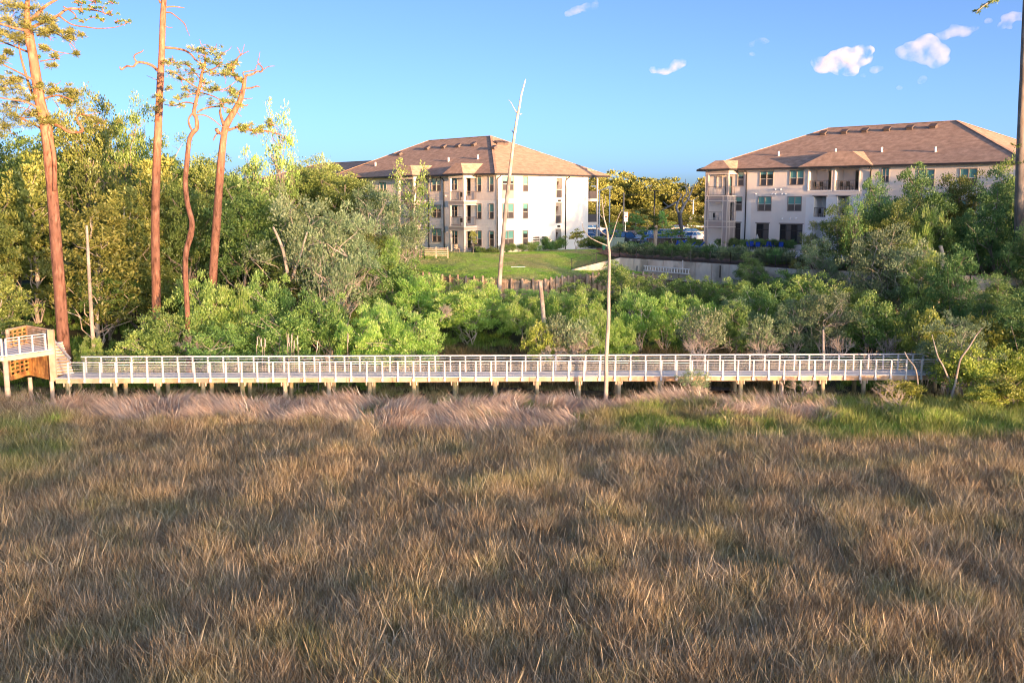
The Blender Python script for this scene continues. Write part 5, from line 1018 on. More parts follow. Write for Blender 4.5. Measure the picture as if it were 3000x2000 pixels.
V = [  # kind, px, Y, top row, width px, label
 # left wood, front to back
 ('magnolia', 5, 71.5, 770, 240, 'glossy leaved magnolia rising right behind the wooden landing'),
 ('magnolia', 285, 79, 560, 330, 'tall yellow green magnolia with pale trunk between the thick leaning pine and the straight pine'),
 ('magnolia', 110, 84, 430, 300, 'magnolia with dark gaps behind the thick leaning pine'),
 ('magnolia', 380, 84, 520, 260, 'broad magnolia in the shade left of the straight pine'),
 ('bright', 258, 68.8, 985, 90, 'small glossy bush at the left end of the boardwalk railing'),
 ('myrtle', 480, 71.5, 905, 230, 'round light green shrub at the foot of the straight pine'),
 ('myrtle', 590, 73.5, 800, 200, 'pale green bushy myrtle between the wavy pine and the forked pine'),
 ('bright', 690, 74, 830, 180, 'fresh green bush right of the forked pine base'),
 ('myrtle', 420, 69.5, 965, 220, 'low dark green shrub with bare stems behind the left railing'),
 ('myrtle', 640, 70, 950, 240, 'low spreading green shrub behind the railing below the wavy pine'),
 ('myrtle', 780, 76, 790, 200, 'yellowish flowering shrub in the middle of the left wood edge'),
 ('myrtle', 820, 71, 880, 260, 'wide olive green shrub behind the boardwalk right of the cattails'),
 ('myrtle', 940, 72.5, 850, 220, 'dark green shrub touching the big bright wax myrtle on its left'),
 ('twiggy', 960, 78, 720, 190, 'grey green twiggy tree with a fan of pale bare stems'),
 ('grey', 1010, 84, 590, 260, 'grey leaved tree with a spray of pale branches left of the lawn'),
 ('grey', 880, 82, 540, 300, 'grey green tree with a forked pale trunk in the left wood'),
 ('oak', 720, 84, 500, 270, 'dark green oak behind the forked pine'),
 ('oak', 560, 86, 480, 230, 'dark oak crown between the wavy pine and the forked pine'),
 ('magnolia', 480, 90, 430, 260, 'magnolia like tree behind the wavy pine with gold lit top'),
 ('oak', 20, 84, 520, 260, 'shaded oak at the far left edge behind the magnolia'),
 ('oak', 270, 92, 235, 260, 'tall gold topped oak between the leaning pine and the straight pine'),
 ('oak', 395, 100, 262, 190, 'tall dark oak crown against the sky left of the straight pine'),
 ('oak', 140, 92, 330, 330, 'tall oak behind the foliage of the leaning pine'),
 ('oak', 490, 104, 380, 220, 'gold lit oak top right of the straight pine'),
 ('oak', 620, 104, 410, 240, 'gold lit oak top behind the forked pine'),
 ('oak', 760, 100, 455, 230, 'green and gold oak below the slender airy tree'),
 ('sparse', 838, 102, 265, 125, 'slender airy tree standing alone above the wood against the sky'),
 ('sparse', 765, 98, 395, 110, 'thin leafy treetop left of the slender airy tree'),
 ('sparse', 955, 108, 432, 70, 'small pointed treetop above the wood left of the white building'),
 ('oak', 900, 108, 470, 240, 'rounded oak crown at the right side of the left wood'),
 ('oak', 1020, 106, 480, 240, 'oak crown overlapping the roof end of the white building'),
 ('grey', 1110, 98, 520, 210, 'grey green oak reaching across the long face of the white building'),
 ('sparse', 1215, 101, 450, 150, 'leafy branch top in front of the roof of the white building'),
 ('grey', 1180, 99, 575, 190, 'drooping grey green tree in front of the balconies'),
 ('bright', 1120, 92, 690, 160, 'vivid green young tree at the left edge of the lawn'),
 ('oak', 1070, 92, 640, 200, 'dark tree between the wood and the lawn'),
 ('myrtle', 1150, 86, 745, 220, 'dark green round bush below the left edge of the lawn'),
 ('oak', 340, 84, 600, 230, 'shaded oak low between magnolia and straight pine'),
 ('oak', 800, 92, 560, 250, 'shaded oak in the middle of the left wood'),
 ('oak', 650, 92, 560, 200, 'shaded oak directly behind the forked pine trunk'),
 ('grey', 1010, 90, 620, 230, 'greyish tree with drooping leaves below the roof line left of the lawn'),
 # middle bushes
 ('bright', 1085, 71, 885, 200, 'left lobe of bright green wax myrtle bush behind the boardwalk'),
 ('bright', 1200, 70.3, 905, 260, 'big bright green wax myrtle bush behind the middle left of the boardwalk'),
 ('bright', 1120, 75, 880, 190, 'bright bush behind the big wax myrtle'),
 ('bright', 1230, 84, 800, 190, 'green willowy bush below the left end of the timber wall'),
 ('bright', 1330, 86, 818, 200, 'large dense willowy bush below the timber wall'),
 ('bright', 1420, 84, 815, 190, 'large dense willowy bush touching the leaning bare pole'),
 ('bright', 1375, 80, 850, 250, 'rounded lower half of the dense willowy bushes'),
 ('bright', 1535, 79, 865, 150, 'tall soft green bush left of the broken pole'),
 ('bright', 1560, 87, 845, 110, 'green bush under the timber wall behind the broken pole'),
 ('bright', 1645, 82, 850, 150, 'soft green bush right of the broken pole'),
 ('bright', 1710, 78, 845, 170, 'light green bush left of the slender bare trunk'),
 ('bright', 1745, 72.5, 905, 130, 'yellowish green bush touching the slender bare trunk'),
 ('myrtle', 1690, 90, 822, 120, 'green bush beneath the right part of the timber wall'),
 ('twiggy', 1630, 70.8, 925, 150, 'grey twiggy shrub with pale stems behind the railing below the broken pole'),
 ('twiggy', 1700, 70.4, 935, 140, 'pale stemmed twiggy shrub left of the slender bare trunk'),
 ('yellow', 1585, 70.5, 945, 110, 'yellow green sprig bush behind the railing'),
 ('bright', 1870, 77, 845, 190, 'fresh light green bush right of the slender bare trunk'),
 ('bright', 1950, 78, 850, 170, 'fresh light green bush with domed top, middle right'),
 ('bright', 2060, 79, 865, 170, 'light green bush behind the fan shaped bare shrub'),
 ('bright', 1820, 73.5, 930, 110, 'low green bush at the slender bare trunk'),
 ('twiggy', 2055, 71, 905, 200, 'fan shaped shrub with many bare pale stems behind the railing'),
 ('twiggy', 2225, 71.5, 920, 130, 'upright shrub with pale central stem and few leaves'),
 ('myrtle', 1800, 97, 760, 130, 'blue green young cedar beside the slender trunk at the lawn edge'),
 ('myrtle', 1850, 90, 800, 160, 'green bush below the concrete wall behind the slender trunk'),
 ('myrtle', 1960, 90, 800, 170, 'green bush in front of the ladder'),
 ('myrtle', 2060, 88, 812, 150, 'dark green bush below the right end of the ladder'),
 ('myrtle', 2150, 86, 815, 160, 'dark bush under the concrete wall drain'),
 ('cool', 2190, 92, 735, 120, 'young dark green tree in front of the concrete wall'),
 ('myrtle', 2150, 76, 880, 150, 'mid green bush behind the upright pale shrub'),
 ('grey', 2160, 79, 860, 150, 'grey green bush right of the domed light bushes'),
 ('myrtle', 2240, 80, 830, 200, 'green leafy bush below the young pine'),
 ('myrtle', 2290, 88, 790, 200, 'dark bushy growth left of the big right hand trees'),
 ('grey', 2330, 74, 855, 170, 'grey green shrub with slim trunk behind the right railing'),
 ('grey', 2430, 73, 835, 190, 'tall shrub with crooked pale branches behind the right railing'),
 ('myrtle', 2380, 82, 800, 210, 'olive green bush in front of the big right hand trees'),
 ('myrtle', 2560, 73, 850, 220, 'dark olive shrub with twisted stems behind the right railing'),
 ('myrtle', 2480, 80, 830, 180, 'green shrub behind the crooked pale branches'),
 ('myrtle', 2680, 76, 870, 170, 'olive shrub left of the leaning pale trunk'),
 ('bright', 2265, 96, 730, 130, 'green bush in front of the pool'),
 ('smallpine', 2370, 93, 650, 110, 'little dark pine with pointed top in front of the white block'),
 ('smallpine', 2330, 90, 755, 90, 'small bushy pine below the pointed little pine'),
 # right-hand trees
 ('oak', 2460, 90, 580, 180, 'olive green tree left of the tall right hand trees'),
 ('cool', 2560, 92, 490, 190, 'tall dark green tree in front of the white block balconies'),
 ('cool', 2680, 94, 460, 260, 'tallest dark green tree in front of the right roof'),
 ('oak', 2790, 96, 470, 220, 'dark tree between the two tall right hand trees'),
 ('oak', 2620, 88, 570, 180, 'dark shaded crown in the middle of the right hand trees'),
 ('grey', 2560, 82, 640, 240, 'grey green tree with slim pale stems in the middle of the right hand trees'),
 ('bright', 2700, 86, 600, 140, 'vivid green sapling top within the right hand trees', ),
 ('grey', 2670, 80, 700, 220, 'grey green crown above the olive shrubs on the right'),
 ('cool', 2900, 84, 470, 240, 'big blue green tree at the right edge of the picture'),
 ('cool', 2985, 80, 620, 190, 'lower blue green tree at the right edge under the pine'),
 ('cool', 2830, 88, 600, 190, 'deep green tree behind the right edge trees'),
 ('oak', 2960, 90, 440, 200, 'light topped oak beside the right edge pine'),
 ('sparse', 2490, 88, 545, 90, 'slim leafy top in front of the recessed balconies'),
 ('grey', 2400, 88, 690, 150, 'grey green shrub tree at the foot of the white block'),
 ('cool', 2920, 76, 800, 200, 'bright lower foliage hanging at the right edge'),
 ('yellow', 2720, 69.5, 910, 160, 'yellow green shrub at the right end of the boardwalk'),
 ('grey', 2800, 64.6, 915, 230, 'light leafed tree with leaning pale trunk at the right end of the boardwalk'),
 ('yellow', 2900, 70, 930, 190, 'yellow green shrub behind the right end of the boardwalk'),
 ('yellow', 2960, 66, 1010, 170, 'yellow green bush at the right edge above the marsh'),
 ('yellow', 2850, 63, 1010, 190, 'round yellow tinged bush in front of the boardwalk end'),
 ('yellow', 2970, 60, 1100, 190, 'low dark bush with yellow tips at the right edge of the marsh'),
 ('yellow', 2660, 62.3, 1115, 150, 'small bright yellow green bush behind the fallen bare branch'),
 ('yellow', 2900, 59.5, 1130, 130, 'small yellow tipped bush in the right marsh grass'),
 ('cool', 2790, 76, 700, 190, 'rounded green tree in the dip left of the right edge trees'),
 ('myrtle', 2700, 79, 740, 170, 'dense green shrub crown under the tallest right hand tree'),
 ('cool', 2880, 72, 860, 180, 'leafy green bush in front of the right edge trees'),
 ('yellow', 2775, 66.8, 985, 130, 'bushy yellow green shrub growing over the right end of the railing'),
 ('twiggy', 2035, 62.6, 1085, 120, 'small bare stemmed bush in front of the boardwalk deck'),
]
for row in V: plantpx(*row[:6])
for i in range(26):                                            # depth of the left wood
    px = VR.uniform(-250, 960); Y = VR.uniform(106, 140)
    plantpx('oak', px, Y, 500 + VR.uniform(-60, 60) - max(0, (700 - px)) * .10, 250, 'dark oak crown deep in the left wood behind the front row', LW_)
for i in range(14):
    px = VR.uniform(-260, 1150); Y = VR.uniform(76, 100)
    plantpx('oak', px, Y, 720 + VR.uniform(-30, 60), 240, 'low shaded tree filling the dark floor of the left wood', 'low trees on the left wood floor')
for px, Y, pt in ((-120, 75, 500), (-200, 85, 300), (-60, 90, 300), (3120, 78, 500), (3200, 88, 450), (3100, 95, 440), (3060, 68, 800), (3150, 66, 900)):
    plantpx('oak' if px < 0 else 'cool', px, Y, pt, 300, 'leafy tree at the very edge of the view', 'trees at the frame edges')
for i in range(16):
    px = VR.uniform(2500, 3150); Y = VR.uniform(84, 112)
    plantpx('oak', px, Y, 600 + VR.uniform(-30, 120), 230, 'dark tree hidden deep among the right hand trees', 'trees packed in the right wood')
for i in range(22):
    px = VR.uniform(1180, 2700); Y = VR.uniform(80, 96)
    a = at(px, 850, Y)
    if Y < wall_y(a.x) - 3 and (px > 2250 or Y > 90): plantpx('myrtle', px, Y, 855 + VR.uniform(-10, 45) - (20 if px > 2300 else 0), 150, 'low dense shrub filling the slope between the bigger bushes', 'low shrubs on the slope below the lawn')
# far trees behind the parking lot
far_t = [(1745, 250, 500, 150, 'grey green tree top right of the roof corner'), (1810, 262, 494, 170, 'tall gold and green tree in the far row'), (1880, 255, 510, 190, 'broad orange gold tree in the far row'), (1950, 262, 515, 170, 'far tree with bright yellow green side'),
 (1990, 250, 560, 120, 'lower gold tree beside the yellow green one'), (2045, 258, 520, 120, 'rounded olive tree left of the beige building'), (2090, 252, 545, 120, 'gold tree behind the dead oak branches'), (1780, 225, 600, 120, 'gold lit tree behind the street lamp'),
 (1850, 228, 610, 150, 'shaded tree below the orange gold tree'), (1920, 226, 600, 140, 'dark tree beside the tall lamp pole'), (1990, 228, 620, 120, 'gold shrubby tree left of the dead oak'), (2070, 226, 630, 110, 'yellow tree right of the dead oak'), (1700, 235, 560, 140, 'gold tree seen through the porch'),
 (1650, 260, 520, 150, 'far tree behind the white building'), (2140, 262, 520, 150, 'far tree behind the beige building')]
for px, Y, pt, wd, lb in far_t: plantpx('far', px, Y, pt, wd, lb, z=6.6)
for i in range(30): plantpx('far', 1500 + (i - 15) * 160 + VR.uniform(-30, 30), 300 + VR.uniform(0, 60), 540 + VR.uniform(-14, 14), 190, 'far tree in the continuous row along the horizon', 'trees along the horizon', z=6.6)
for px, Y, pt, wd, lb in ((1892, 200, 645, 60, 'small gold tree with spreading pale stems by the far road'), (1960, 200, 648, 55, 'small gold tree left of the dead oak trunk'), (2025, 202, 650, 50, 'small yellow tree right of the dead oak trunk'), (1858, 160, 620, 55, 'young bright green tree behind the white off road vehicle'), (1935, 165, 612, 35, 'narrow vivid green tree right of the palm'),
     (1800, 140, 650, 60, 'bushy dark young tree behind the green cabinet'), (1880, 138, 665, 45, 'small dark tree left of the white off road vehicle'), (1965, 128, 665, 90, 'feathery green tree with slim forked trunk in front of the cars')):
    plantpx('young', px, Y, pt, wd, lb, z=6.9, mat='leaf_bright' if 'green' in lb else 'leaf_yellow')
plantpx('young', 1387, 116.5, 672, 34, 'small pale flowering tree in front of the balcony posts', z=7.05)
plantpx('young', 1685, 121, 672, 66, 'round white flowering young tree at the right end of the white wall', z=6.9)
plantpx('smallpine', 2480, 104, 650, 60, 'palm like tuft beside the white block', z=7.4)
def shr(pts, kind, Y, h, wd, lab, grp, z):
    for i, px in enumerate(pts): p = at(px, 740, Y(i) if callable(Y) else Y); plant(kind, p.x, p.y, h * VR.uniform(.85, 1.15), wd, lab, grp, z)
shr([1402, 1415, 1427, 1440, 1450], 'hedge', lambda i: 117.6 - i * .15, .75, .5, 'low clipped green shrub in the row along the long white wall', 'clipped shrubs along the white wall', 7.0)
for px, lb in ((1462, 'at the lower corner of the white building'), (1486, 'under the double window of the end wall'), (1514, 'between the two ground floor windows of the end wall'), (1539, 'under the single window of the end wall'), (1556, 'left of the meter bank'), (1588, 'in front of the meter bank'), (1608, 'between meter bank and stair opening'), (1630, 'in front of the stair opening')):
    q = f1.p(f1.s_of(px), 0, 1.0); plant('tuft', q.x, q.y, .95 if px not in (1588, 1630) else 1.35, .62 if px not in (1588, 1630) else .9, 'grey green grass clump ' + lb, None, 7.0)
for i, px in enumerate((1690, 1706, 1722, 1738, 1754, 1768)): p = at(px, 715, 126.5); plant('hedge', p.x, 128.5, 1.5, 1.1, 'olive green hedge shrub in the row between white building and green cabinet', 'hedge by the parking lot', 6.95)
# terrace planting along the concrete wall
k = 0
for t_ in np.linspace(0.01, .99, 40):
    a, b = (CW[1], CW[2]) if t_ < .7 else (CW[2], CW[3]); u = t_ / .7 if t_ < .7 else (t_ - .7) / .3
    q = a.lerp(b, u) + Vector((VR.uniform(-.2, .2), VR.uniform(1.6, 3.8), 0)); px_ = 1500 + F * q.x / q.y
    plant('tuft', q.x, q.y, VR.uniform(.9, 1.35), VR.uniform(.7, 1.0), 'grey green ornamental grass clump on the mulch behind the dark picket fence', 'grass clumps on the terrace bank', 7.2, mat='leaf_grey' if VR.random() < .5 else 'leaf_cool'); k += 1
for px, py, w_ in ((2000, 722, .9), (2038, 716, 1.0), (2020, 712, .8), (1945, 722, .8)): q = atz(px, py + 12, 7.4); plant('hedge', q.x, q.y, 1.1, w_, 'rounded green shrub near the left corner of the beige building', 'shrubs at the terrace corner', 7.35)
for a in np.linspace(sa_ - 3.6, sb_ - 1, 15): q = g1.p(float(a), 0, 1.1); plant('tuft', q.x, q.y, .9, .7, 'low leafy plant in the bed along the beige wall', 'plants along the beige wall', 7.6, mat='leaf_cool')
# palm and dead oak
pm = at(1920, 722, 126); t = thing('palm_tree', 'palm with pale shaggy trunk in front of the parked cars', 'palm', (pm.x, 126, 6.9)); h = at(1920, 660, 126).z - 6.9
m_ = MB(); m_.tube([(0, 0, -.2), (0, 0, h * .4), (0, 0, h * .8), (0, 0, h)], [.26, .22, .27, .2], 9); m_.build('trunk', M['dead_wood'], t, True)
def fronds(par, h, n, L, mat, seed):
    rnd = random.Random(seed)
    for i in range(n):
        az = rnd.uniform(0, 6.28); el = rnd.uniform(-.5, 1.2); m_ = MB(); d = Vector((math.cos(az) * math.cos(el), math.sin(az) * math.cos(el), math.sin(el)))
        c = Vector((0, 0, h)) + d * L * .45; m_.beam(Vector((0, 0, h)), c, .04, .03)
        s = d.cross(Vector((0, 0, 1))).normalized()
        for k in range(11):
            a = (k - 5) * .26; e = c + (d * math.cos(a) + s * math.sin(a)) * L * .6 - Vector((0, 0, abs(a) * .15 + .1)); m_.poly([c, c.lerp(e, .5) + s * .05, e, c.lerp(e, .5) - s * .05])
        m_.build('frond', M[mat], par)
fronds(t, h + .1, 18, 1.7, 'leaf_cool', 3)
dk_ = at(1996, 693, 150); t = thing('dead_oak', 'big old oak with thick dark trunk and bare orange lit limbs by the beige building', 'tree', (0, 0, 0))
def pxtube(par, name, mat, path, Y, dy=0, n=7):
    """path: (px, py, width px) - a limb at distance Y (dy drifts the far end in depth)"""
    m_ = MB(); k = len(path); pts = []; rs = []
    for i, (px, py, w_) in enumerate(path): yy = Y + dy * i / max(1, k - 1); pts.append(at(px, py, yy)); rs.append(max(.012, w_ / 2 / F * yy))
    P2 = []; R2 = []                                      # smooth subdivision
    for i in range(k - 1):
        p0 = pts[max(i - 1, 0)]; p1 = pts[i]; p2 = pts[i + 1]; p3 = pts[min(i + 2, k - 1)]
        for j in range(4):
            t = j / 4; P2.append(.5 * ((2 * p1) + (p2 - p0) * t + (2 * p0 - 5 * p1 + 4 * p2 - p3) * t * t + (3 * p1 - p0 - 3 * p2 + p3) * t ** 3)); R2.append(rs[i] + (rs[i + 1] - rs[i]) * t)
    P2.append(pts[-1]); R2.append(rs[-1])
    R2 = [r * (1 + .05 * mnoise.noise(p * 1.9)) for p, r in zip(P2, R2)]
    m_.tube(P2, R2, n); return m_.build(name, M[mat], par, True)
Yo = 150
pxtube(t, 'trunk', 'grey_bark', [(1998, 694, 11), (1995, 660, 11), (1992, 635, 13), (1990, 622, 10)], Yo, n=9)
for path in ([(1990, 628, 8), (1982, 608, 7), (1985, 592, 5), (1960, 605, 5), (1940, 615, 3)], [(1994, 625, 9), (2005, 600, 7), (2018, 580, 5), (2030, 550, 3), (2042, 530, 2)], [(2004, 602, 5), (1999, 585, 4), (2012, 565, 4), (2005, 545, 3), (1985, 560, 2)], [(2012, 578, 4), (2025, 590, 3), (2045, 578, 2)], [(1986, 592, 4), (1996, 570, 3), (1980, 565, 2)], [(2020, 572, 3), (2010, 540, 2), (2008, 525, 1.5)], [(1960, 605, 3), (1950, 598, 2), (1942, 590, 1)]): pxtube(t, 'limb', 'pale_bark', path, Yo, 2, 6)
# ---- four tall pines
def clumpset(par, name, mat, cl, Y, seed, per=90, size=.34, ratio=.13, spread=1.3):
    rnd = random.Random(seed); cs = []; rs = []
    for (px, py, r) in cl:
        R = r / F * Y; n = max(4, int(r / 3.2))
        for _ in range(n):
            d = Vector((rnd.gauss(0, .5), rnd.gauss(0, .7), rnd.gauss(0, .28))) * R; cs.append(at(px, py, Y) + d); rs.append(R * rnd.uniform(.22, .45))
    return link(name, leaf_mesh(name, M[mat], cs, rs, per, size, ratio, seed, up=.25, shell=.1, flat=.6), par)
def twigs(par, cl, Y, seed, mat='pine_bark', n=4):
    rnd = random.Random(seed); m_ = MB()
    for (px, py, r) in cl:
        c = at(px, py, Y); R = r / F * Y
        for _ in range(n): e = c + Vector((rnd.gauss(0, .8), rnd.gauss(0, .6), rnd.gauss(0, .5))) * R; limb(m_, c, e, .035, .012, rnd, 3, .15, 4)
    return m_.build('twig', M[mat], par)
T1 = thing('pine_tree', 'thick leaning pine with red scaly bark right behind the wooden landing', 'tree', (0, 0, 0))
pxtube(T1, 'trunk', 'pine_bark', [(194, 1112, 38), (190, 1040, 36), (184, 980, 35), (176, 860, 34), (166, 740, 33), (156, 600, 31), (146, 480, 31), (136, 380, 33), (118, 300, 29), (105, 220, 28), (94, 150, 25), (84, 100, 27), (80, 60, 18), (80, 20, 13), (86, -60, 9)], 70.5, n=14)
pxtube(T1, 'stem', 'pine_bark', [(160, 560, 13), (160, 480, 13), (152, 420, 12), (142, 385, 10)], 70.2, n=8)
pxtube(T1, 'stem', 'pine_bark', [(136, 360, 10), (112, 310, 8), (92, 270, 8), (75, 215, 7), (62, 170, 6), (55, 130, 4)], 71.1, n=7)
for i, (pth, dy) in enumerate([([(92, 60, 12), (125, 25, 10), (150, 8, 8), (185, -10, 6)], 1), ([(96, 80, 10), (140, 60, 8), (172, 45, 8), (198, 27, 7), (240, 28, 6), (285, 32, 4), (330, 48, 2)], 2), ([(172, 45, 6), (190, 60, 5), (215, 74, 4), (254, 80, 4), (290, 84, 3), (340, 80, 2), (375, 66, 1)], -1), ([(185, 20, 4), (215, 38, 4), (222, 52, 3), (205, 60, 2)], 1),
      ([(90, 90, 9), (50, 85, 7), (0, 70, 6), (-50, 60, 3)], -2), ([(100, 160, 7), (50, 140, 5), (0, 120, 4)], 2), ([(110, 240, 7), (60, 215, 5), (10, 190, 4)], -2), ([(132, 330, 8), (80, 300, 6), (20, 290, 5), (-40, 280, 3)], -2), ([(136, 385, 8), (90, 360, 6), (30, 330, 5)], 1), ([(126, 290, 6), (170, 280, 5), (215, 295, 3)], -1), ([(112, 130, 5), (160, 150, 3), (215, 160, 2)], 1),
      ([(160, 365, 7), (178, 372, 8), (200, 386, 8), (225, 388, 7), (243, 382, 7), (232, 362, 6), (224, 345, 5), (240, 335, 4), (262, 340, 3)], -1), ([(107, 105, 7), (150, 95, 4), (200, 120, 3), (225, 150, 2)], 1), ([(118, 180, 4), (150, 175, 3), (175, 172, 2)], 0)]): pxtube(T1, 'branch', 'pine_bark', pth, 70.5, dy, 6)
c1_ = [(20, 20, 50), (70, 25, 50), (110, 50, 40), (30, 70, 45), (90, 90, 45), (150, 75, 35), (0, 110, 40), (180, 95, 28), (135, 105, 28), (60, 120, 30), (205, 110, 22), (230, 105, 15), (20, 155, 18), (0, 180, 25), (30, 235, 30), (10, 265, 40), (60, 255, 35), (90, 290, 35), (20, 310, 40), (60, 345, 45), (10, 370, 45), (110, 345, 35), (150, 260, 28), (180, 270, 28), (215, 285, 30), (150, 195, 14), (130, 145, 16), (165, 170, 13), (250, 340, 35), (290, 360, 30), (150, 365, 30), (200, 300, 22), (225, 160, 8)]
clumpset(T1, 'needles', 'needle', c1_, 70.5, 5, 80, .27)
c1b = [(240, 35, 14), (265, 25, 12), (300, 30, 16), (325, 40, 14), (330, 10, 16), (280, 5, 16), (240, 62, 12), (275, 50, 9), (345, 66, 10), (370, 66, 9), (225, 10, 14), (110, 165, 10), (300, 60, 6), (240, 10, 12)]
clumpset(T1, 'needles', 'leaf_oak', c1b, 71.5, 6, 26, .16, .4); twigs(T1, c1_ + c1b, 71, 8)
T2 = thing('pine_tree', 'tall straight pine with its top out of the picture and one short crooked limb', 'tree', (0, 0, 0))
pxtube(T2, 'trunk', 'pine_bark', [(459, 1070, 28), (458, 910, 26), (457, 820, 25), (455, 700, 25), (456, 580, 24), (460, 450, 23), (465, 340, 21), (469, 250, 20), (474, 150, 18), (477, 60, 17), (480, 0, 15), (484, -90, 13)], 76, n=14)
for pth, dy in (([(462, 208, 9), (448, 194, 8), (425, 185, 7), (402, 184, 7), (390, 196, 5), (372, 194, 5), (356, 204, 6), (351, 196, 3)], -1), ([(402, 184, 6), (393, 170, 4), (397, 160, 4), (415, 152, 3), (420, 146, 1.5)], 0), ([(484, 140, 7), (510, 142, 6), (540, 148, 6), (560, 160, 5), (572, 175, 5), (592, 190, 4), (602, 202, 3)], 1), ([(482, 22, 5), (510, 20, 4), (540, 24, 2)], 1), ([(482, 38, 5), (500, 38, 4), (520, 52, 3), (540, 70, 3), (548, 90, 2), (556, 106, 1)], -1), ([(480, 72, 3), (490, 80, 2), (505, 81, 1.5)], 0), ([(470, 10, 5), (462, -8, 4)], 0), ([(460, 235, 2), (430, 222, 1)], 0)): pxtube(T2, 'branch', 'pine_bark', pth, 76, dy, 6)
c2_ = [(470, 300, 14), (455, 320, 16), (462, 285, 12), (560, 148, 14), (485, 190, 10)]; clumpset(T2, 'needles', 'needle', c2_, 75.6, 15, 40, .26)
T3 = thing('pine_tree', 'slim wavy trunked pine with an airy flat crown against the sky', 'tree', (0, 0, 0))
pxtube(T3, 'trunk', 'pine_bark', [(553, 1095, 17), (550, 950, 15), (547, 870, 15), (543, 800, 16), (545, 740, 16), (558, 690, 18), (562, 650, 16), (550, 600, 15), (543, 540, 15), (548, 470, 14), (555, 410, 13), (566, 388, 13), (577, 375, 12), (575, 345, 11), (568, 330, 11), (576, 290, 10), (586, 250, 9), (592, 215, 8), (600, 190, 6), (602, 155, 4)], 71.5, n=10)
pxtube(T3, 'stem', 'pine_bark', [(567, 386, 6), (556, 370, 6), (553, 348, 5), (568, 328, 5)], 71.4, n=6)
for pth, dy in (([(578, 330, 6), (600, 318, 5), (640, 312, 4), (668, 318, 2)], 1), ([(584, 262, 5), (550, 240, 4), (515, 215, 3), (492, 205, 2)], -1), ([(588, 252, 5), (620, 266, 4), (660, 260, 3), (690, 240, 2)], 1), ([(580, 308, 4), (545, 300, 4), (510, 310, 3), (480, 306, 1.5)], 1), ([(592, 215, 4), (630, 200, 4), (650, 180, 2)], -1), ([(590, 236, 4), (560, 200, 3), (540, 180, 2)], 1), ([(583, 270, 4), (640, 290, 3), (660, 330, 2)], -1), ([(566, 338, 4), (600, 338, 4), (630, 355, 3), (652, 372, 3), (690, 378, 2)], 1), ([(596, 200, 3), (580, 165, 2)], 0)): pxtube(T3, 'branch', 'pine_bark', pth, 71.5, dy, 6)
c3_ = [(598, 150, 22), (625, 150, 24), (645, 165, 22), (580, 150, 16), (610, 175, 22), (640, 190, 20), (500, 185, 18), (520, 200, 18), (545, 190, 16), (500, 215, 14), (530, 235, 22), (560, 215, 20), (590, 200, 22), (625, 215, 24), (660, 215, 20), (680, 190, 18), (545, 262, 20), (575, 275, 18), (605, 265, 24), (640, 262, 22), (600, 245, 20), (680, 275, 16), (490, 260, 12), (520, 290, 16), (550, 285, 14), (620, 305, 14), (500, 305, 10), (535, 310, 10), (650, 305, 16), (680, 300, 14), (565, 240, 16)]
clumpset(T3, 'needles', 'needle', c3_, 71.5, 25, 42, .22, .16); twigs(T3, c3_, 71.5, 28, n=5)
T4 = thing('pine_tree', 'forked pine with bare twisting upper limbs, right of the wavy pine', 'tree', (0, 0, 0))
pxtube(T4, 'trunk', 'pine_bark', [(616, 1040, 27), (624, 815, 24), (628, 740, 24), (634, 660, 24), (641, 560, 23), (648, 470, 22), (655, 405, 18), (661, 372, 20), (672, 350, 19), (690, 320, 17), (707, 285, 14), (714, 255, 12), (717, 232, 10)], 79, n=12)
for pth, dy in (([(714, 245, 8), (690, 225, 7), (682, 205, 6), (690, 180, 4), (705, 162, 3), (730, 150, 1.5)], -1), ([(705, 162, 3), (700, 148, 2), (694, 138, 1)], 0), ([(705, 165, 2), (714, 140, 1.5), (716, 130, 1)], 0), ([(717, 232, 8), (722, 222, 8), (740, 218, 7), (752, 210, 6), (766, 210, 6), (768, 198, 4), (756, 186, 3), (758, 172, 2), (762, 152, 1)], 1), ([(719, 230, 5), (712, 214, 4), (730, 209, 3), (748, 205, 3), (752, 192, 2), (765, 185, 1.5)], 0), ([(766, 208, 3), (785, 196, 2), (806, 194, 1)], 0), ([(714, 258, 6), (735, 258, 5), (752, 253, 4), (762, 256, 2)], 0), ([(706, 290, 4), (724, 290, 2), (740, 288, 1)], 0), ([(704, 308, 5), (718, 310, 4), (727, 307, 3)], 0), ([(657, 372, 9), (650, 350, 8), (645, 330, 7), (646, 318, 4)], -1), ([(662, 384, 9), (680, 378, 7), (702, 372, 7), (740, 382, 6), (780, 384, 5), (826, 396, 3)], 1), ([(655, 395, 4), (640, 388, 12), (634, 378, 11)], -.4), ([(640, 388, 4), (630, 400, 4), (625, 412, 3)], 0), ([(712, 262, 4), (700, 268, 4), (690, 278, 3)], 0), ([(690, 320, 3), (700, 335, 2), (708, 342, 1)], 0)): pxtube(T4, 'branch', 'pine_bark', pth, 79, dy, 6)
c4_ = [(680, 200, 16), (690, 188, 12), (672, 215, 14), (690, 230, 12), (705, 240, 14), (680, 270, 18), (696, 285, 14), (660, 300, 14), (705, 310, 12), (720, 372, 20), (745, 388, 20), (770, 380, 16), (790, 365, 16), (700, 380, 14), (670, 330, 8)]
clumpset(T4, 'needles', 'needle', c4_, 79, 35, 46, .28, .18); twigs(T4, c4_, 79, 38, n=4)
T5 = thing('pine_tree', 'dark pine trunk at the right edge with one needle branch hanging in at the top', 'tree', (0, 0, 0))
pxtube(T5, 'trunk', 'grey_bark', [(2984, 900, 30), (2988, 620, 30), (2993, 430, 28), (2998, 300, 26), (3004, 150, 25), (3012, -60, 22)], 82, n=12)
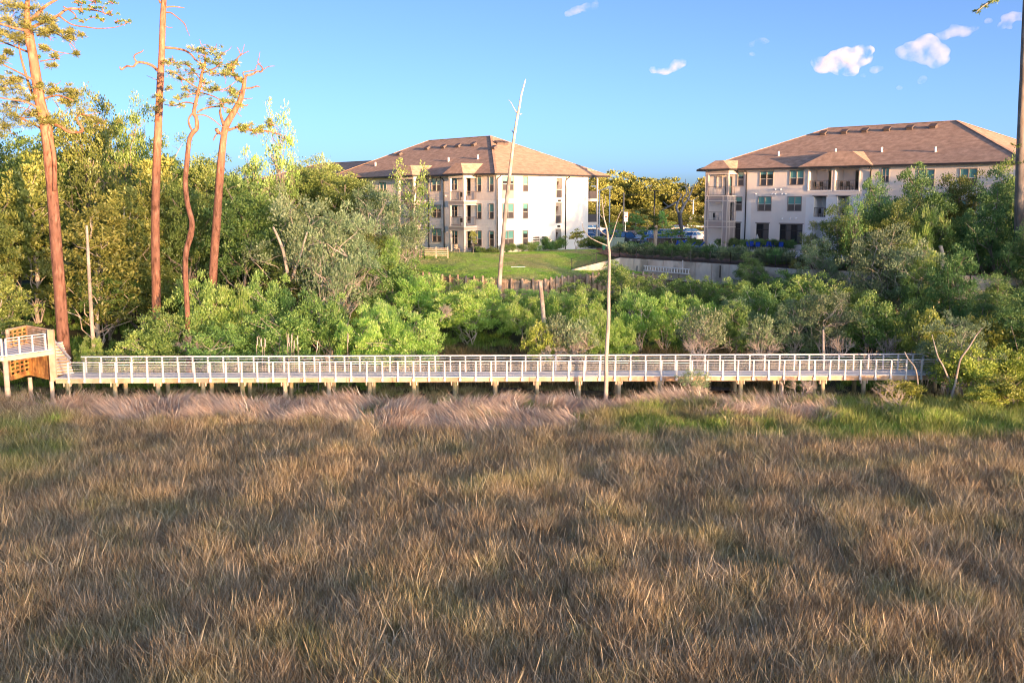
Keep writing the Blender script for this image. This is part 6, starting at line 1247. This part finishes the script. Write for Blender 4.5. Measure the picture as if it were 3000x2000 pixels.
pxtube(T5, 'branch', 'grey_bark', [(3010, -30, 6), (2960, -20, 5), (2920, -2, 4), (2890, 12, 3), (2862, 34, 2)], 82, -6, 6)
clumpset(T5, 'needles', 'leaf_oak', [(2920, 0, 10), (2895, 12, 10), (2878, 22, 9), (2862, 36, 7), (2990, 480, 16), (2975, 430, 12)], 78, 45, 30, .18, .3)
# ---- bare poles and trunks
B1_ = thing('bare_tree_trunk', 'very tall leaning dead trunk without bark rising above the white building', 'dead tree', (0, 0, 0))
pxtube(B1_, 'trunk', 'dead_wood', [(1462, 850, 14), (1466, 790, 13), (1474, 700, 12), (1481, 620, 12), (1490, 540, 11), (1500, 450, 9), (1508, 390, 8), (1516, 340, 7), (1522, 310, 6), (1527, 280, 5), (1535, 250, 4), (1540, 232, 2)], 94, n=10)
for pth in ([(1519, 335, 4), (1512, 328, 3), (1503, 312, 2), (1498, 302, 1.2), (1490, 293, 1)], [(1510, 395, 4), (1504, 388, 3), (1498, 380, 2)], [(1523, 336, 4), (1529, 333, 2)]): pxtube(B1_, 'branch', 'dead_wood', pth, 94, .3, 5)
B2_ = thing('broken_pole', 'short pale broken dead trunk leaning among the bushes in front of the timber wall', 'dead tree', (0, 0, 0)); pxtube(B2_, 'trunk', 'dead_wood', [(1594, 985, 14), (1592, 930, 13), (1588, 880, 13), (1583, 835, 13), (1581, 824, 9)], 78, n=10)
B3_ = thing('bare_tree_trunk', 'slender bare trunk standing in front of the boardwalk with thin leafless upper forks', 'dead tree', (0, 0, 0))
pxtube(B3_, 'trunk', 'pale_bark', [(1774, 1215, 14), (1776, 1120, 13), (1776, 1060, 12), (1779, 1000, 12), (1783, 930, 11), (1783, 860, 10), (1785, 790, 9), (1785, 740, 8), (1781, 700, 7), (1778, 672, 5), (1770, 640, 4), (1765, 600, 3), (1763, 575, 1.5)], 62, n=10)
for pth in ([(1784, 722, 5), (1760, 712, 4), (1735, 700, 3), (1722, 690, 3), (1709, 670, 2), (1707, 655, 2)], [(1779, 690, 4), (1765, 682, 3), (1750, 665, 2)], [(1784, 715, 4), (1795, 690, 3), (1802, 665, 3), (1812, 635, 2), (1822, 615, 1)], [(1773, 650, 3), (1758, 628, 2), (1752, 622, 1)], [(1768, 610, 2), (1775, 590, 1), (1772, 570, 1)]): pxtube(B3_, 'branch', 'pale_bark', pth, 62, .4, 5)
for px0, pth, lab, Y in ((268, [(278, 1050, 12), (270, 960, 12), (264, 860, 11), (258, 740, 9), (254, 660, 7)], 'pale slim trunk in front of the magnolia leaves', 72.5), (0, [(842, 800, 11), (836, 765, 10), (828, 730, 9), (812, 690, 8), (800, 665, 6)], 'pale crooked trunk leaning left in the left wood', 80), (0, [(857, 812, 9), (872, 770, 8), (885, 730, 7), (900, 680, 5)], 'pale slim trunk leaning right in the left wood', 80.5),
     (0, [(2786, 1215, 8), (2787, 1170, 7), (2797, 1130, 7), (2806, 1085, 6), (2815, 1050, 6), (2838, 1018, 5), (2858, 985, 4), (2878, 960, 2)], 'leaning pale trunk at the right end of the boardwalk', 61.5), (0, [(2690, 1130, 5), (2682, 1080, 5), (2660, 1050, 4), (2650, 1030, 3)], 'thin pale stem crossing the right end of the railing', 62.5), (0, [(2792, 1135, 6), (2775, 1100, 6), (2762, 1070, 5), (2748, 1045, 5), (2738, 1010, 3), (2730, 980, 2)], 'forked pale stem crossing the end of the railing', 62),
     (0, [(2412, 1040, 8), (2412, 980, 7), (2411, 965, 6)], 'short pale snag behind the railing at right', 69), (0, [(2755, 720, 12), (2762, 760, 11), (2750, 850, 13), (2745, 900, 13)], 'grey trunk in the shade of the right hand trees', 84), (0, [(2290, 1165, 8), (2292, 1130, 7), (2284, 1118, 4)], 'pale split stump in front of the boardwalk pile', 63.2)):
    t = thing('snag', lab, 'tree trunk', (0, 0, 0)); pxtube(t, 'trunk', 'dead_wood' if Y < 75 else 'pale_bark', pth, Y, 0, 8)
# recursive bare branching
def spray(mb, p, d, L, r, depth, rnd, up=.15):
    if depth == 0 or L < .12: return
    e = p + d * L; mid = p.lerp(e, .5) + Vector((rnd.uniform(-1, 1), rnd.uniform(-1, 1), rnd.uniform(-1, 1))) * L * .10
    mb.tube([p, mid, e], [r, r * .85, r * .65], 4, cap=False)
    for k in range(rnd.choice([2, 3, 3])):
        nd = (d + Vector((rnd.gauss(0, .45), rnd.gauss(0, .45), rnd.gauss(0, .35) + up * .5))).normalized(); spray(mb, p.lerp(e, rnd.uniform(.45, 1)), nd, L * rnd.uniform(.6, .85), r * .62, depth - 1, rnd, up)
t = thing('fallen_branch', 'fallen leafless branch with a fan of pale twigs in the green marsh grass', 'dead branch', (0, 0, 0)); rnd = random.Random(4)
p = at(2660, 1250, 58.8)
for i, (dx, dz, L) in enumerate(((-.85, .5, 1.3), (-.7, .75, 1.4), (-.95, .15, 1.2), (-.5, -.2, .9), (.8, .05, .7), (-.6, .9, 1.1), (-1, .35, 1.3))):
    m_ = MB(); spray(m_, p + Vector((rnd.uniform(-.3, .3), 0, .15)), Vector((dx, rnd.uniform(-.3, .3), dz)).normalized(), L, .055, 6, rnd); m_.build('branch', M['dead_wood'], t)
for px, py, Y, L, lab in ((1690, 1040, 68.9, .55, 'pale bare twig fan behind the railing below the twiggy shrubs'), (1620, 1045, 69, .5, 'small pale bare bush behind the railing left of the twig fan'), (2050, 1040, 69.3, .8, 'large fan of bare pale stems behind the railing'), (2235, 1040, 69.5, .7, 'bare conical shrub with fine pale twigs behind the railing'), (2050, 1180, 61.6, .5, 'small bare shrub standing in front of the deck'), (560, 1030, 69.3, .6, 'tangle of bare twigs behind the left railing'), (2470, 1035, 69.2, .7, 'crooked bare branches behind the right railing'),
    (2600, 1035, 69.8, .7, 'twisting bare stems behind the far right railing'), (1070, 860, 84, .9, 'grey bare twigs above the big wax myrtle'), (1290, 930, 76, .6, 'pinkish dead twigs beside the dense willowy bush'), (2680, 780, 84, .9, 'pale bare limbs inside the right hand trees'), (2350, 1150, 63, .6, 'dry twiggy brush under the right part of the deck')):
    t = thing('bare_shrub', lab, 'bush', (0, 0, 0)); rnd = random.Random(px); p = at(px, py, Y); p.z = max(p.z - .3, ground_z(p.x, p.y) if py > 1000 else p.z - .3); m_ = MB()
    for k in range(6): spray(m_, p, Vector((rnd.uniform(-.9, .9), rnd.uniform(-.4, .4), rnd.uniform(.5, 1))).normalized(), L, .035, 5, rnd)
    m_.build('branch', M['dead_wood'] if py > 1000 else M['pale_bark'], t)
# cattail stalks
rnd = random.Random(9)
for px in (755, 766, 778, 848, 855, 862, 872, 845, 930, 1020): 
    p = at(px, 1035, 68.3 + rnd.uniform(-.3, .3)); z0 = ground_z(p.x, p.y); h = at(px, 970 + rnd.uniform(0, 30), p.y).z - z0
    m_ = MB(); m_.tube([(0, 0, 0), (rnd.uniform(-.1, .1), 0, h * .8), (rnd.uniform(-.15, .15), 0, h)], [.025, .02, .012], 5); m_.tube([(0, 0, h * .82), (.02, 0, h * .97)], [.05, .04], 6)
    tag(m_.build('cattail', M['dead_wood'], loc=(p.x, p.y, z0)), 'tall pale cattail stalk standing behind the left half of the railing', 'cattail', 'cattails behind the railing')
# ------------------------------------------------------------------ grasses (instanced tufts on point clouds, one object each)
def blade_tuft(name, mat, n, rad_, h, wd, lean, seed, bend=.5, lay=0.0):
    rg = np.random.default_rng(seed); k = n
    a = rg.uniform(0, 6.283, k); r = rad_ * np.sqrt(rg.uniform(0, 1, k)); b = np.stack([np.cos(a) * r, np.sin(a) * r, np.full(k, -.03)], 1)
    az = rg.uniform(0, 6.283, k); le = np.abs(rg.normal(lean, lean * (.30 if lay else .6), k)); hh = h * rg.uniform(.55, 1.15, k)
    if lay: az = rg.normal(0, .55, k)
    dr = np.stack([np.cos(az), np.sin(az), np.zeros(k)], 1); up = np.array([0, 0, 1.0])
    m1 = b + (up * np.cos(le)[:, None] + dr * np.sin(le)[:, None]) * (hh * .5)[:, None]
    l2 = le + bend * rg.uniform(.2, 1.3, k); l2 = np.clip(l2, 0, 2.0)
    tp = m1 + (up * np.cos(l2)[:, None] + dr * np.sin(l2)[:, None]) * (hh * .5)[:, None]
    sa2 = rg.uniform(0, 6.283, k); sd = np.stack([np.cos(sa2), np.sin(sa2), np.zeros(k)], 1) * (wd / 2 * rg.uniform(.6, 1.3, k))[:, None]
    v = np.empty((k, 5, 3)); v[:, 0] = b - sd; v[:, 1] = b + sd; v[:, 2] = m1 + sd * .8; v[:, 3] = m1 - sd * .8; v[:, 4] = tp
    f = []; 
    for i in range(k): o = i * 5; f.append((o, o + 1, o + 2, o + 3)); f.append((o + 3, o + 2, o + 4))
    me = bpy.data.meshes.new(name); me.from_pydata(v.reshape(-1, 3).tolist(), [], f); at_ = me.attributes.new('shade', 'FLOAT', 'FACE')
    at_.data.foreach_set('value', np.repeat(rg.uniform(0, 1, k), 2).astype(np.float32)); me.materials.append(mat); me.update(); return me
def scatter(name, label_kind, tufts, P, rot, scl, tint, bright, src='tufts'):
    col = bpy.data.collections.new(name + '_tufts')
    for i, me in enumerate(tufts): o = bpy.data.objects.new('%s_tuft_%d' % (name, i), me); col.objects.link(o)
    me = bpy.data.meshes.new(name); n = len(P); me.vertices.add(n); me.vertices.foreach_set('co', np.asarray(P, np.float32).ravel())
    for nm, arr, ty in (('rz', rot, 'FLOAT'), ('scl', scl, 'FLOAT'), ('tint', tint, 'FLOAT'), ('bright', bright, 'FLOAT')):
        a = me.attributes.new(nm, ty, 'POINT'); a.data.foreach_set('value', np.asarray(arr, np.float32))
    a = me.attributes.new('idx', 'INT', 'POINT'); a.data.foreach_set('value', np.random.default_rng(3).integers(0, len(tufts), n).astype(np.int32))
    o = link(name, me); o['kind'] = 'stuff'
    ng = bpy.data.node_groups.new(name, 'GeometryNodeTree'); ng.interface.new_socket('Geometry', in_out='INPUT', socket_type='NodeSocketGeometry'); ng.interface.new_socket('Geometry', in_out='OUTPUT', socket_type='NodeSocketGeometry')
    gi = ng.nodes.new('NodeGroupInput'); go = ng.nodes.new('NodeGroupOutput'); mp = ng.nodes.new('GeometryNodeMeshToPoints'); ip = ng.nodes.new('GeometryNodeInstanceOnPoints'); ci = ng.nodes.new('GeometryNodeCollectionInfo')
    ci.inputs[0].default_value = col; ci.inputs['Separate Children'].default_value = True; ci.inputs['Reset Children'].default_value = True
    L = ng.links.new; L(gi.outputs[0], mp.inputs['Mesh']); L(mp.outputs[0], ip.inputs['Points']); L(ci.outputs[0], ip.inputs['Instance']); ip.inputs['Pick Instance'].default_value = True
    def na(nm, ty):
        x = ng.nodes.new('GeometryNodeInputNamedAttribute'); x.data_type = ty; x.inputs[0].default_value = nm; return x.outputs[0]
    L(na('idx', 'INT'), ip.inputs['Instance Index']); cx = ng.nodes.new('ShaderNodeCombineXYZ'); L(na('rz', 'FLOAT'), cx.inputs[2]); L(cx.outputs[0], ip.inputs['Rotation']); L(na('scl', 'FLOAT'), ip.inputs['Scale'])
    L(ip.outputs[0], go.inputs[0]); md = o.modifiers.new('scatter', 'NODES'); md.node_group = ng; return o
M['reed'] = grass_mat('reed', [(.15, .095, .055), (.42, .31, .20), (.64, .51, .35), (.90, .80, .62)], [(.12, .15, .03), (.30, .36, .09), (.46, .52, .16), (.70, .72, .34)])
M['hay'] = grass_mat('hay', [(.52, .34, .24), (.84, .66, .52), (.92, .77, .64), (.95, .86, .76)], [(.08, .12, .03), (.16, .24, .06), (.24, .34, .09), (.4, .48, .2)])
M['green_grass'] = grass_mat('green_grass', [(.18, .15, .07), (.32, .26, .14), (.45, .36, .22), (.62, .52, .36)], [(.14, .30, .04), (.28, .54, .08), (.42, .70, .12), (.60, .80, .26)], .35)
reed_t = [blade_tuft('reed_tuft', M['reed'], 85, .40, .95, .022, .20, 100 + i, .6) for i in range(6)]
def stragglers(seed):
    me = blade_tuft('reed_straggler', M['reed'], 16, .5, 1.25, .030, .55, seed, 1.5); a = me.attributes['shade']; a.data.foreach_set('value', np.repeat(np.random.default_rng(seed).uniform(.75, 1, 16), 2).astype(np.float32)); return me
reed_t += [stragglers(150), stragglers(151)]
hay_t = [blade_tuft('hay_tuft', M['hay'], 105, .45, 1.25, .038, 1.08, 200 + i, .45, lay=1) for i in range(5)]
green_t = [blade_tuft('green_tuft', M['green_grass'], 60, .30, .75, .024, .25, 300 + i, .8) for i in range(4)]
def nz(x, y, s, o=0): return mnoise.noise(Vector((x / s, y / s, o)))
def hay_band(x, y):
    """1 inside the flattened pale hay band in front of the boardwalk"""
    px = 1500 + F * x / y; base = float(np.interp(px, [0, 60, 300, 700, 1000, 1200, 1650, 1760, 1900, 2500], [63, 59.5, 56.6, 56.2, 55.2, 54.2, 54.0, 57.5, 60.5, 61])) + .7 * nz(x, 0, 4, 5) + .9 * nz(x, y, 1.6, 9)
    if 2080 < px < 2480 and 56.2 < y < 61 and nz(x, y, 1.8, 21) > -.05: return True
    return y > base and y < 62.3 + .4 * nz(x, 0, 3, 8) and px < 2480
def greenness(x, y):
    px = 1500 + F * x / y; g = .05 + .45 * max(0, nz(x, y, 3.2, 1) - .08) + .3 * max(0, nz(x, y, .9, 2) - .1)
    if px > 2350: g += sm((px - 2350) / 250) * sm((y - 49 + (px - 2400) * -.004) / 4)
    if 1740 < px: g += 1.0 * sm((y - 51.5) / 2) * sm((px - 1740) / 100) * (.55 + .9 * nz(x, y, 1.5, 31))
    if px < 260: g += .75 * sm((260 - px) / 160) * sm((y - 42) / 6) * sm((58 - y) / 3) * (.6 + nz(x, y, 1.5, 4))
    return min(1, max(0, g))
rg = np.random.default_rng(11); pr = random.Random(12)
ha = mgm.attributes.new('hay', 'FLOAT', 'POINT'); ha.data.foreach_set('value', np.array([1.0 if (v.co.y > 45 and hay_band(v.co.x, v.co.y)) else 0.0 for v in mgm.vertices], np.float32))
_nt = M['mud'].node_tree; _p = _nt.nodes['Principled BSDF']; _a = N(_nt, 'ShaderNodeAttribute', attribute_name='hay'); _m = N(_nt, 'ShaderNodeMix', data_type='RGBA')
_l = _p.inputs['Base Color'].links[0].from_socket; _nt.links.new(_l, _m.inputs['A']); _m.inputs['B'].default_value = (.72, .56, .43, 1); _nt.links.new(_a.outputs['Fac'], _m.inputs['Factor']); _nt.links.new(_m.outputs['Result'], _p.inputs['Base Color'])
P = []; rz = []; sc_l = []; ti = []; br_ = []; PG = []; rg_l = []; sg_l = []; tg = []; bg_ = []; PH = []; rh = []; sh_ = []; th_ = []; bh = []
puds = [(atz(a, b, .26), r1, r2) for a, b, r1, r2 in ((1480, 1142, 1.1, 1.2), (1560, 1146, .9, .8), (1690, 1150, 2.4, 1.0), (2085, 1142, 1.6, 1.3), (2130, 1150, 1.1, .7))]
y = 20.0
while y < 68.5:
    dens = 10.5 if y < 57 else 13
    step = .28
    half = .62 * y + 3; n = int(2 * half * step * dens)
    for x, yy in zip(rg.uniform(-half, half, n), rg.uniform(y, y + step, n)):
        if any(((x - c.x) / r1) ** 2 + ((yy - c.y) / r2) ** 2 < 1.1 for c, r1, r2 in puds): continue
        z = ground_z(x, yy)
        if hay_band(x, yy):
            if nz(x, yy, 1.6, 3) > .28: 
                PG.append((x, yy, z)); rg_l.append(pr.uniform(0, 6.28)); sg_l.append(pr.uniform(.6, 1.1)); tg.append(pr.uniform(.2, 1)); bg_.append(pr.uniform(.8, 1.2)); continue
            ang = math.pi + 1.4 * nz(x, yy, 3.0, 7) - .5 * nz(x, yy, 1.1, 2) + (math.pi * .75 if nz(x, yy, 4.5, 6) > .12 else 0)
            PH.append((x, yy, z + .05)); rh.append(ang + pr.uniform(-.3, .3)); sh_.append(pr.uniform(.7, 1.15)); th_.append(max(0, nz(x, yy, 1.2, 11) - .25) * 1.5); bh.append(pr.uniform(.85, 1.12)); continue
        g = greenness(x, yy)
        if yy > 62.3:                                             # under and behind the deck: sparse and dark
            if pr.random() < .72: continue
            g = .35 + .5 * nz(x, yy, 1.5, 2)
        if g > .62 and pr.random() < g:
            PG.append((x, yy, z)); rg_l.append(pr.uniform(0, 6.28)); sg_l.append(pr.uniform(.7, 1.3)); tg.append(min(1, pr.uniform(.35, 1.1) + .3 * nz(x, yy, 1.2, 4))); bg_.append(pr.uniform(.75, 1.25) * (1 + .35 * nz(x, yy, 1.7, 8)))
            if pr.random() < .65: continue
        s = pr.uniform(.75, 1.2) * (1 + .25 * nz(x, yy, 2.5, 6)) * (.5 if yy > 62.3 else 1)
        P.append((x, yy, z)); rz.append(pr.uniform(0, 6.28)); sc_l.append(s); ti.append(min(1, g * 1.1 + (.35 if pr.random() < .08 else 0))); br_.append((1 + .14 * nz(x, yy, 4.5, 14) + .30 * nz(x, yy, 1.3, 15)) * pr.uniform(.85, 1.2))
    y += step
scatter('marsh_reeds', '', reed_t, P, rz, sc_l, ti, br_)
scatter('flattened_hay', '', hay_t, PH, rh, sh_, th_, bh)
# slope grasses: dry reeds behind the boardwalk and green undergrowth
for y in np.arange(68.5, 100, .5):
    half = .6 * y; n = int(2 * half * .5 * 4)
    for x, yy in zip(rg.uniform(-half, half, n), rg.uniform(y, y + .5, n)):
        if yy > wall_y(x) - .4: continue
        z = ground_z(x, yy); px = 1500 + F * x / yy; dry = 1180 < px < 2300 and yy < 77
        if dry or pr.random() < .35: PG.append((x, yy, z)); rg_l.append(pr.uniform(0, 6.28)); sg_l.append(pr.uniform(1.2, 2.4) if dry else 1.0); tg.append(.05 if dry else .8); bg_.append(pr.uniform(.5, .9) if dry else pr.uniform(.6, 1.1))
scatter('green_marsh_grass', '', green_t, PG, rg_l, sg_l, tg, bg_)
# short lawn grass
M['turf'] = grass_mat('turf', [(.40, .36, .16), (.52, .48, .22), (.60, .56, .30), (.66, .62, .40)], [(.26, .46, .07), (.36, .60, .10), (.44, .70, .13), (.54, .74, .22)], .3)
turf_t = [blade_tuft('turf_tuft', M['turf'], 70, .45, .11, .03, .4, 400 + i, .5) for i in range(3)]
PT = []; rt = []; st_ = []; tt = []; bt_ = []
for _ in range(9000):
    x = pr.uniform(-22, 26); w0 = wall_y(x); yy = pr.uniform(w0 + .1, 128)
    if x > -2 and yy > 118.5 + (x + 2) * .9 - .5 and x < 10: continue
    PT.append((x, yy, lawn_z(x, yy))); rt.append(pr.uniform(0, 6.28)); st_.append(pr.uniform(.7, 1.4)); tt.append(min(1, max(0, .62 + 1.7 * nz(x, yy, 5.0, 3) + .4 * nz(x, yy * 2, 1.6, 5)))); bt_.append(pr.uniform(.9, 1.15))
scatter('lawn_grass', '', turf_t, PT, rt, st_, tt, bt_)
# ------------------------------------------------------------------ unseen wood behind the viewpoint, shades the marsh, thinned to let warm sun through
rnd = random.Random(21); perp = Vector((SH.y, -SH.x)); wv = MB()
for i in range(-60, 66):
    p2 = Vector((SH.x, SH.y)) * (232 + rnd.uniform(0, 34)) + perp * (i * 4.6 + rnd.uniform(-1.5, 1.5)); wv.tube([(p2.x, p2.y, -.5), (p2.x, p2.y, 18), (p2.x, p2.y, 29)], [.3, .24, .08], 6)
rgw = np.random.default_rng(5); nb_ = 250000; along_ = rgw.uniform(-290, 310, nb_); deep_ = rgw.uniform(230, 268, nb_)
topz = 31.2 + 1.6 * np.sin(along_ * .23 + np.sin(deep_ * .4) * 1.5) + 1.0 * np.sin(along_ * .61 + deep_ * .2); zz_ = rgw.uniform(.4, 1, nb_) ** .8 * topz; zz_ = np.where(rgw.random(nb_) < .30, rgw.uniform(0, 14, nb_), zz_)
cxyz = np.stack([SH.x * deep_ + perp.x * along_, SH.y * deep_ + perp.y * along_, zz_], 1)
o = link('unseen_woodland', leaf_mesh('unseen_woodland', M['leaf_oak'], cxyz, np.full(nb_, .3), 1, .51, .9, 5, shell=.2)); o['kind'] = 'stuff'
wo_ = wv.build('unseen_woodland_trunks', M['grey_bark']); wo_['kind'] = 'stuff'
# ------------------------------------------------------------------ clouds
def cloud(blobs, label, dens, D=2600, seed=0):
    rnd = random.Random(seed); v = []; f = []
    import bmesh
    bm = bmesh.new()
    for (px, py, r) in blobs:
        c = at(px, py, D); R = r / F * D * 1.18
        g = bmesh.ops.create_icosphere(bm, subdivisions=3, radius=R, matrix=Matrix.Translation(c) @ Matrix.Diagonal((1.15, 1.0, .75, 1)))
        for vv in g['verts']:
            d = (vv.co - c); k = 1 + .45 * mnoise.noise(vv.co / (R * 1.1)) + .25 * mnoise.noise(vv.co / (R * .4)); vv.co = c + d * k
    me = bpy.data.meshes.new('cloud'); bm.to_mesh(me); bm.free()
    o = link('cloud', me); me.materials.append(cloudmat(dens)); rm = o.modifiers.new('remesh', 'REMESH'); rm.mode = 'VOXEL'; rm.voxel_size = 5
    return tag(o, label, 'cloud')
def cloudmat(dens):
    m = bpy.data.materials.new('cloud_vapour'); m.use_nodes = True; nt = m.node_tree; nt.nodes.remove(nt.nodes['Principled BSDF']); p = N(nt, 'ShaderNodeVolumePrincipled')
    p.inputs['Color'].default_value = (1, 1, 1, 1); p.inputs['Anisotropy'].default_value = 0.1
    tc = N(nt, 'ShaderNodeTexCoord'); n = N(nt, 'ShaderNodeTexNoise'); n.inputs['Scale'].default_value = .028; n.inputs['Detail'].default_value = 4; nt.links.new(tc.outputs['Object'], n.inputs['Vector'])
    mr = N(nt, 'ShaderNodeMapRange'); mr.inputs['From Min'].default_value = .40; mr.inputs['From Max'].default_value = .62; mr.inputs['To Max'].default_value = dens * 1.6; nt.links.new(n.outputs['Fac'], mr.inputs['Value']); nt.links.new(mr.outputs[0], p.inputs['Density'])
    m.cycles.volume_step_rate = .5; nt.links.new(p.outputs[0], nt.nodes['Material Output'].inputs['Volume']); return m
cloud([(2410, 190, 22), (2440, 175, 24), (2470, 165, 28), (2500, 170, 30), (2525, 150, 24), (2460, 200, 24), (2490, 205, 20), (2535, 175, 16)], 'largest white puffy cloud left of the other bright one, above the right roof', .022, seed=1)
cloud([(2650, 155, 20), (2690, 140, 26), (2720, 125, 24), (2745, 150, 24), (2760, 175, 18), (2715, 165, 24), (2735, 190, 14), (2680, 165, 20)], 'second thin puffy cloud to the right of the largest cloud', .009, seed=2)
cloud([(1920, 206, 12), (1950, 208, 14), (1975, 198, 14), (1992, 185, 14), (2000, 178, 9)], 'small curved cloud alone in the middle of the sky', .022, seed=3)
cloud([(1668, 40, 10), (1690, 28, 14), (1715, 22, 14), (1740, 18, 12), (1745, 8, 8)], 'wispy cloud at the upper middle of the sky', .009, seed=4)
cloud([(2760, 105, 14), (2790, 98, 16), (2820, 92, 18), (2850, 84, 14), (2795, 80, 10)], 'thin streak of cloud above the second puffy cloud', .009, seed=5)
cloud([(2935, 78, 12), (2950, 55, 14), (2975, 48, 16), (2995, 52, 12), (2895, 62, 10), (2960, 80, 8)], 'wispy cloud near the upper right corner', .009, seed=6)
cloud([(2560, 205, 12), (2578, 200, 10), (2635, 258, 9), (2700, 240, 10), (2705, 228, 9), (2530, 222, 8)], 'faint scraps of cloud under the two puffy clouds', .009, seed=7)
cloud([(2205, 130, 10), (2230, 120, 12), (2245, 122, 8), (2203, 158, 8)], 'faint wisp left of the largest cloud', .006, seed=8)
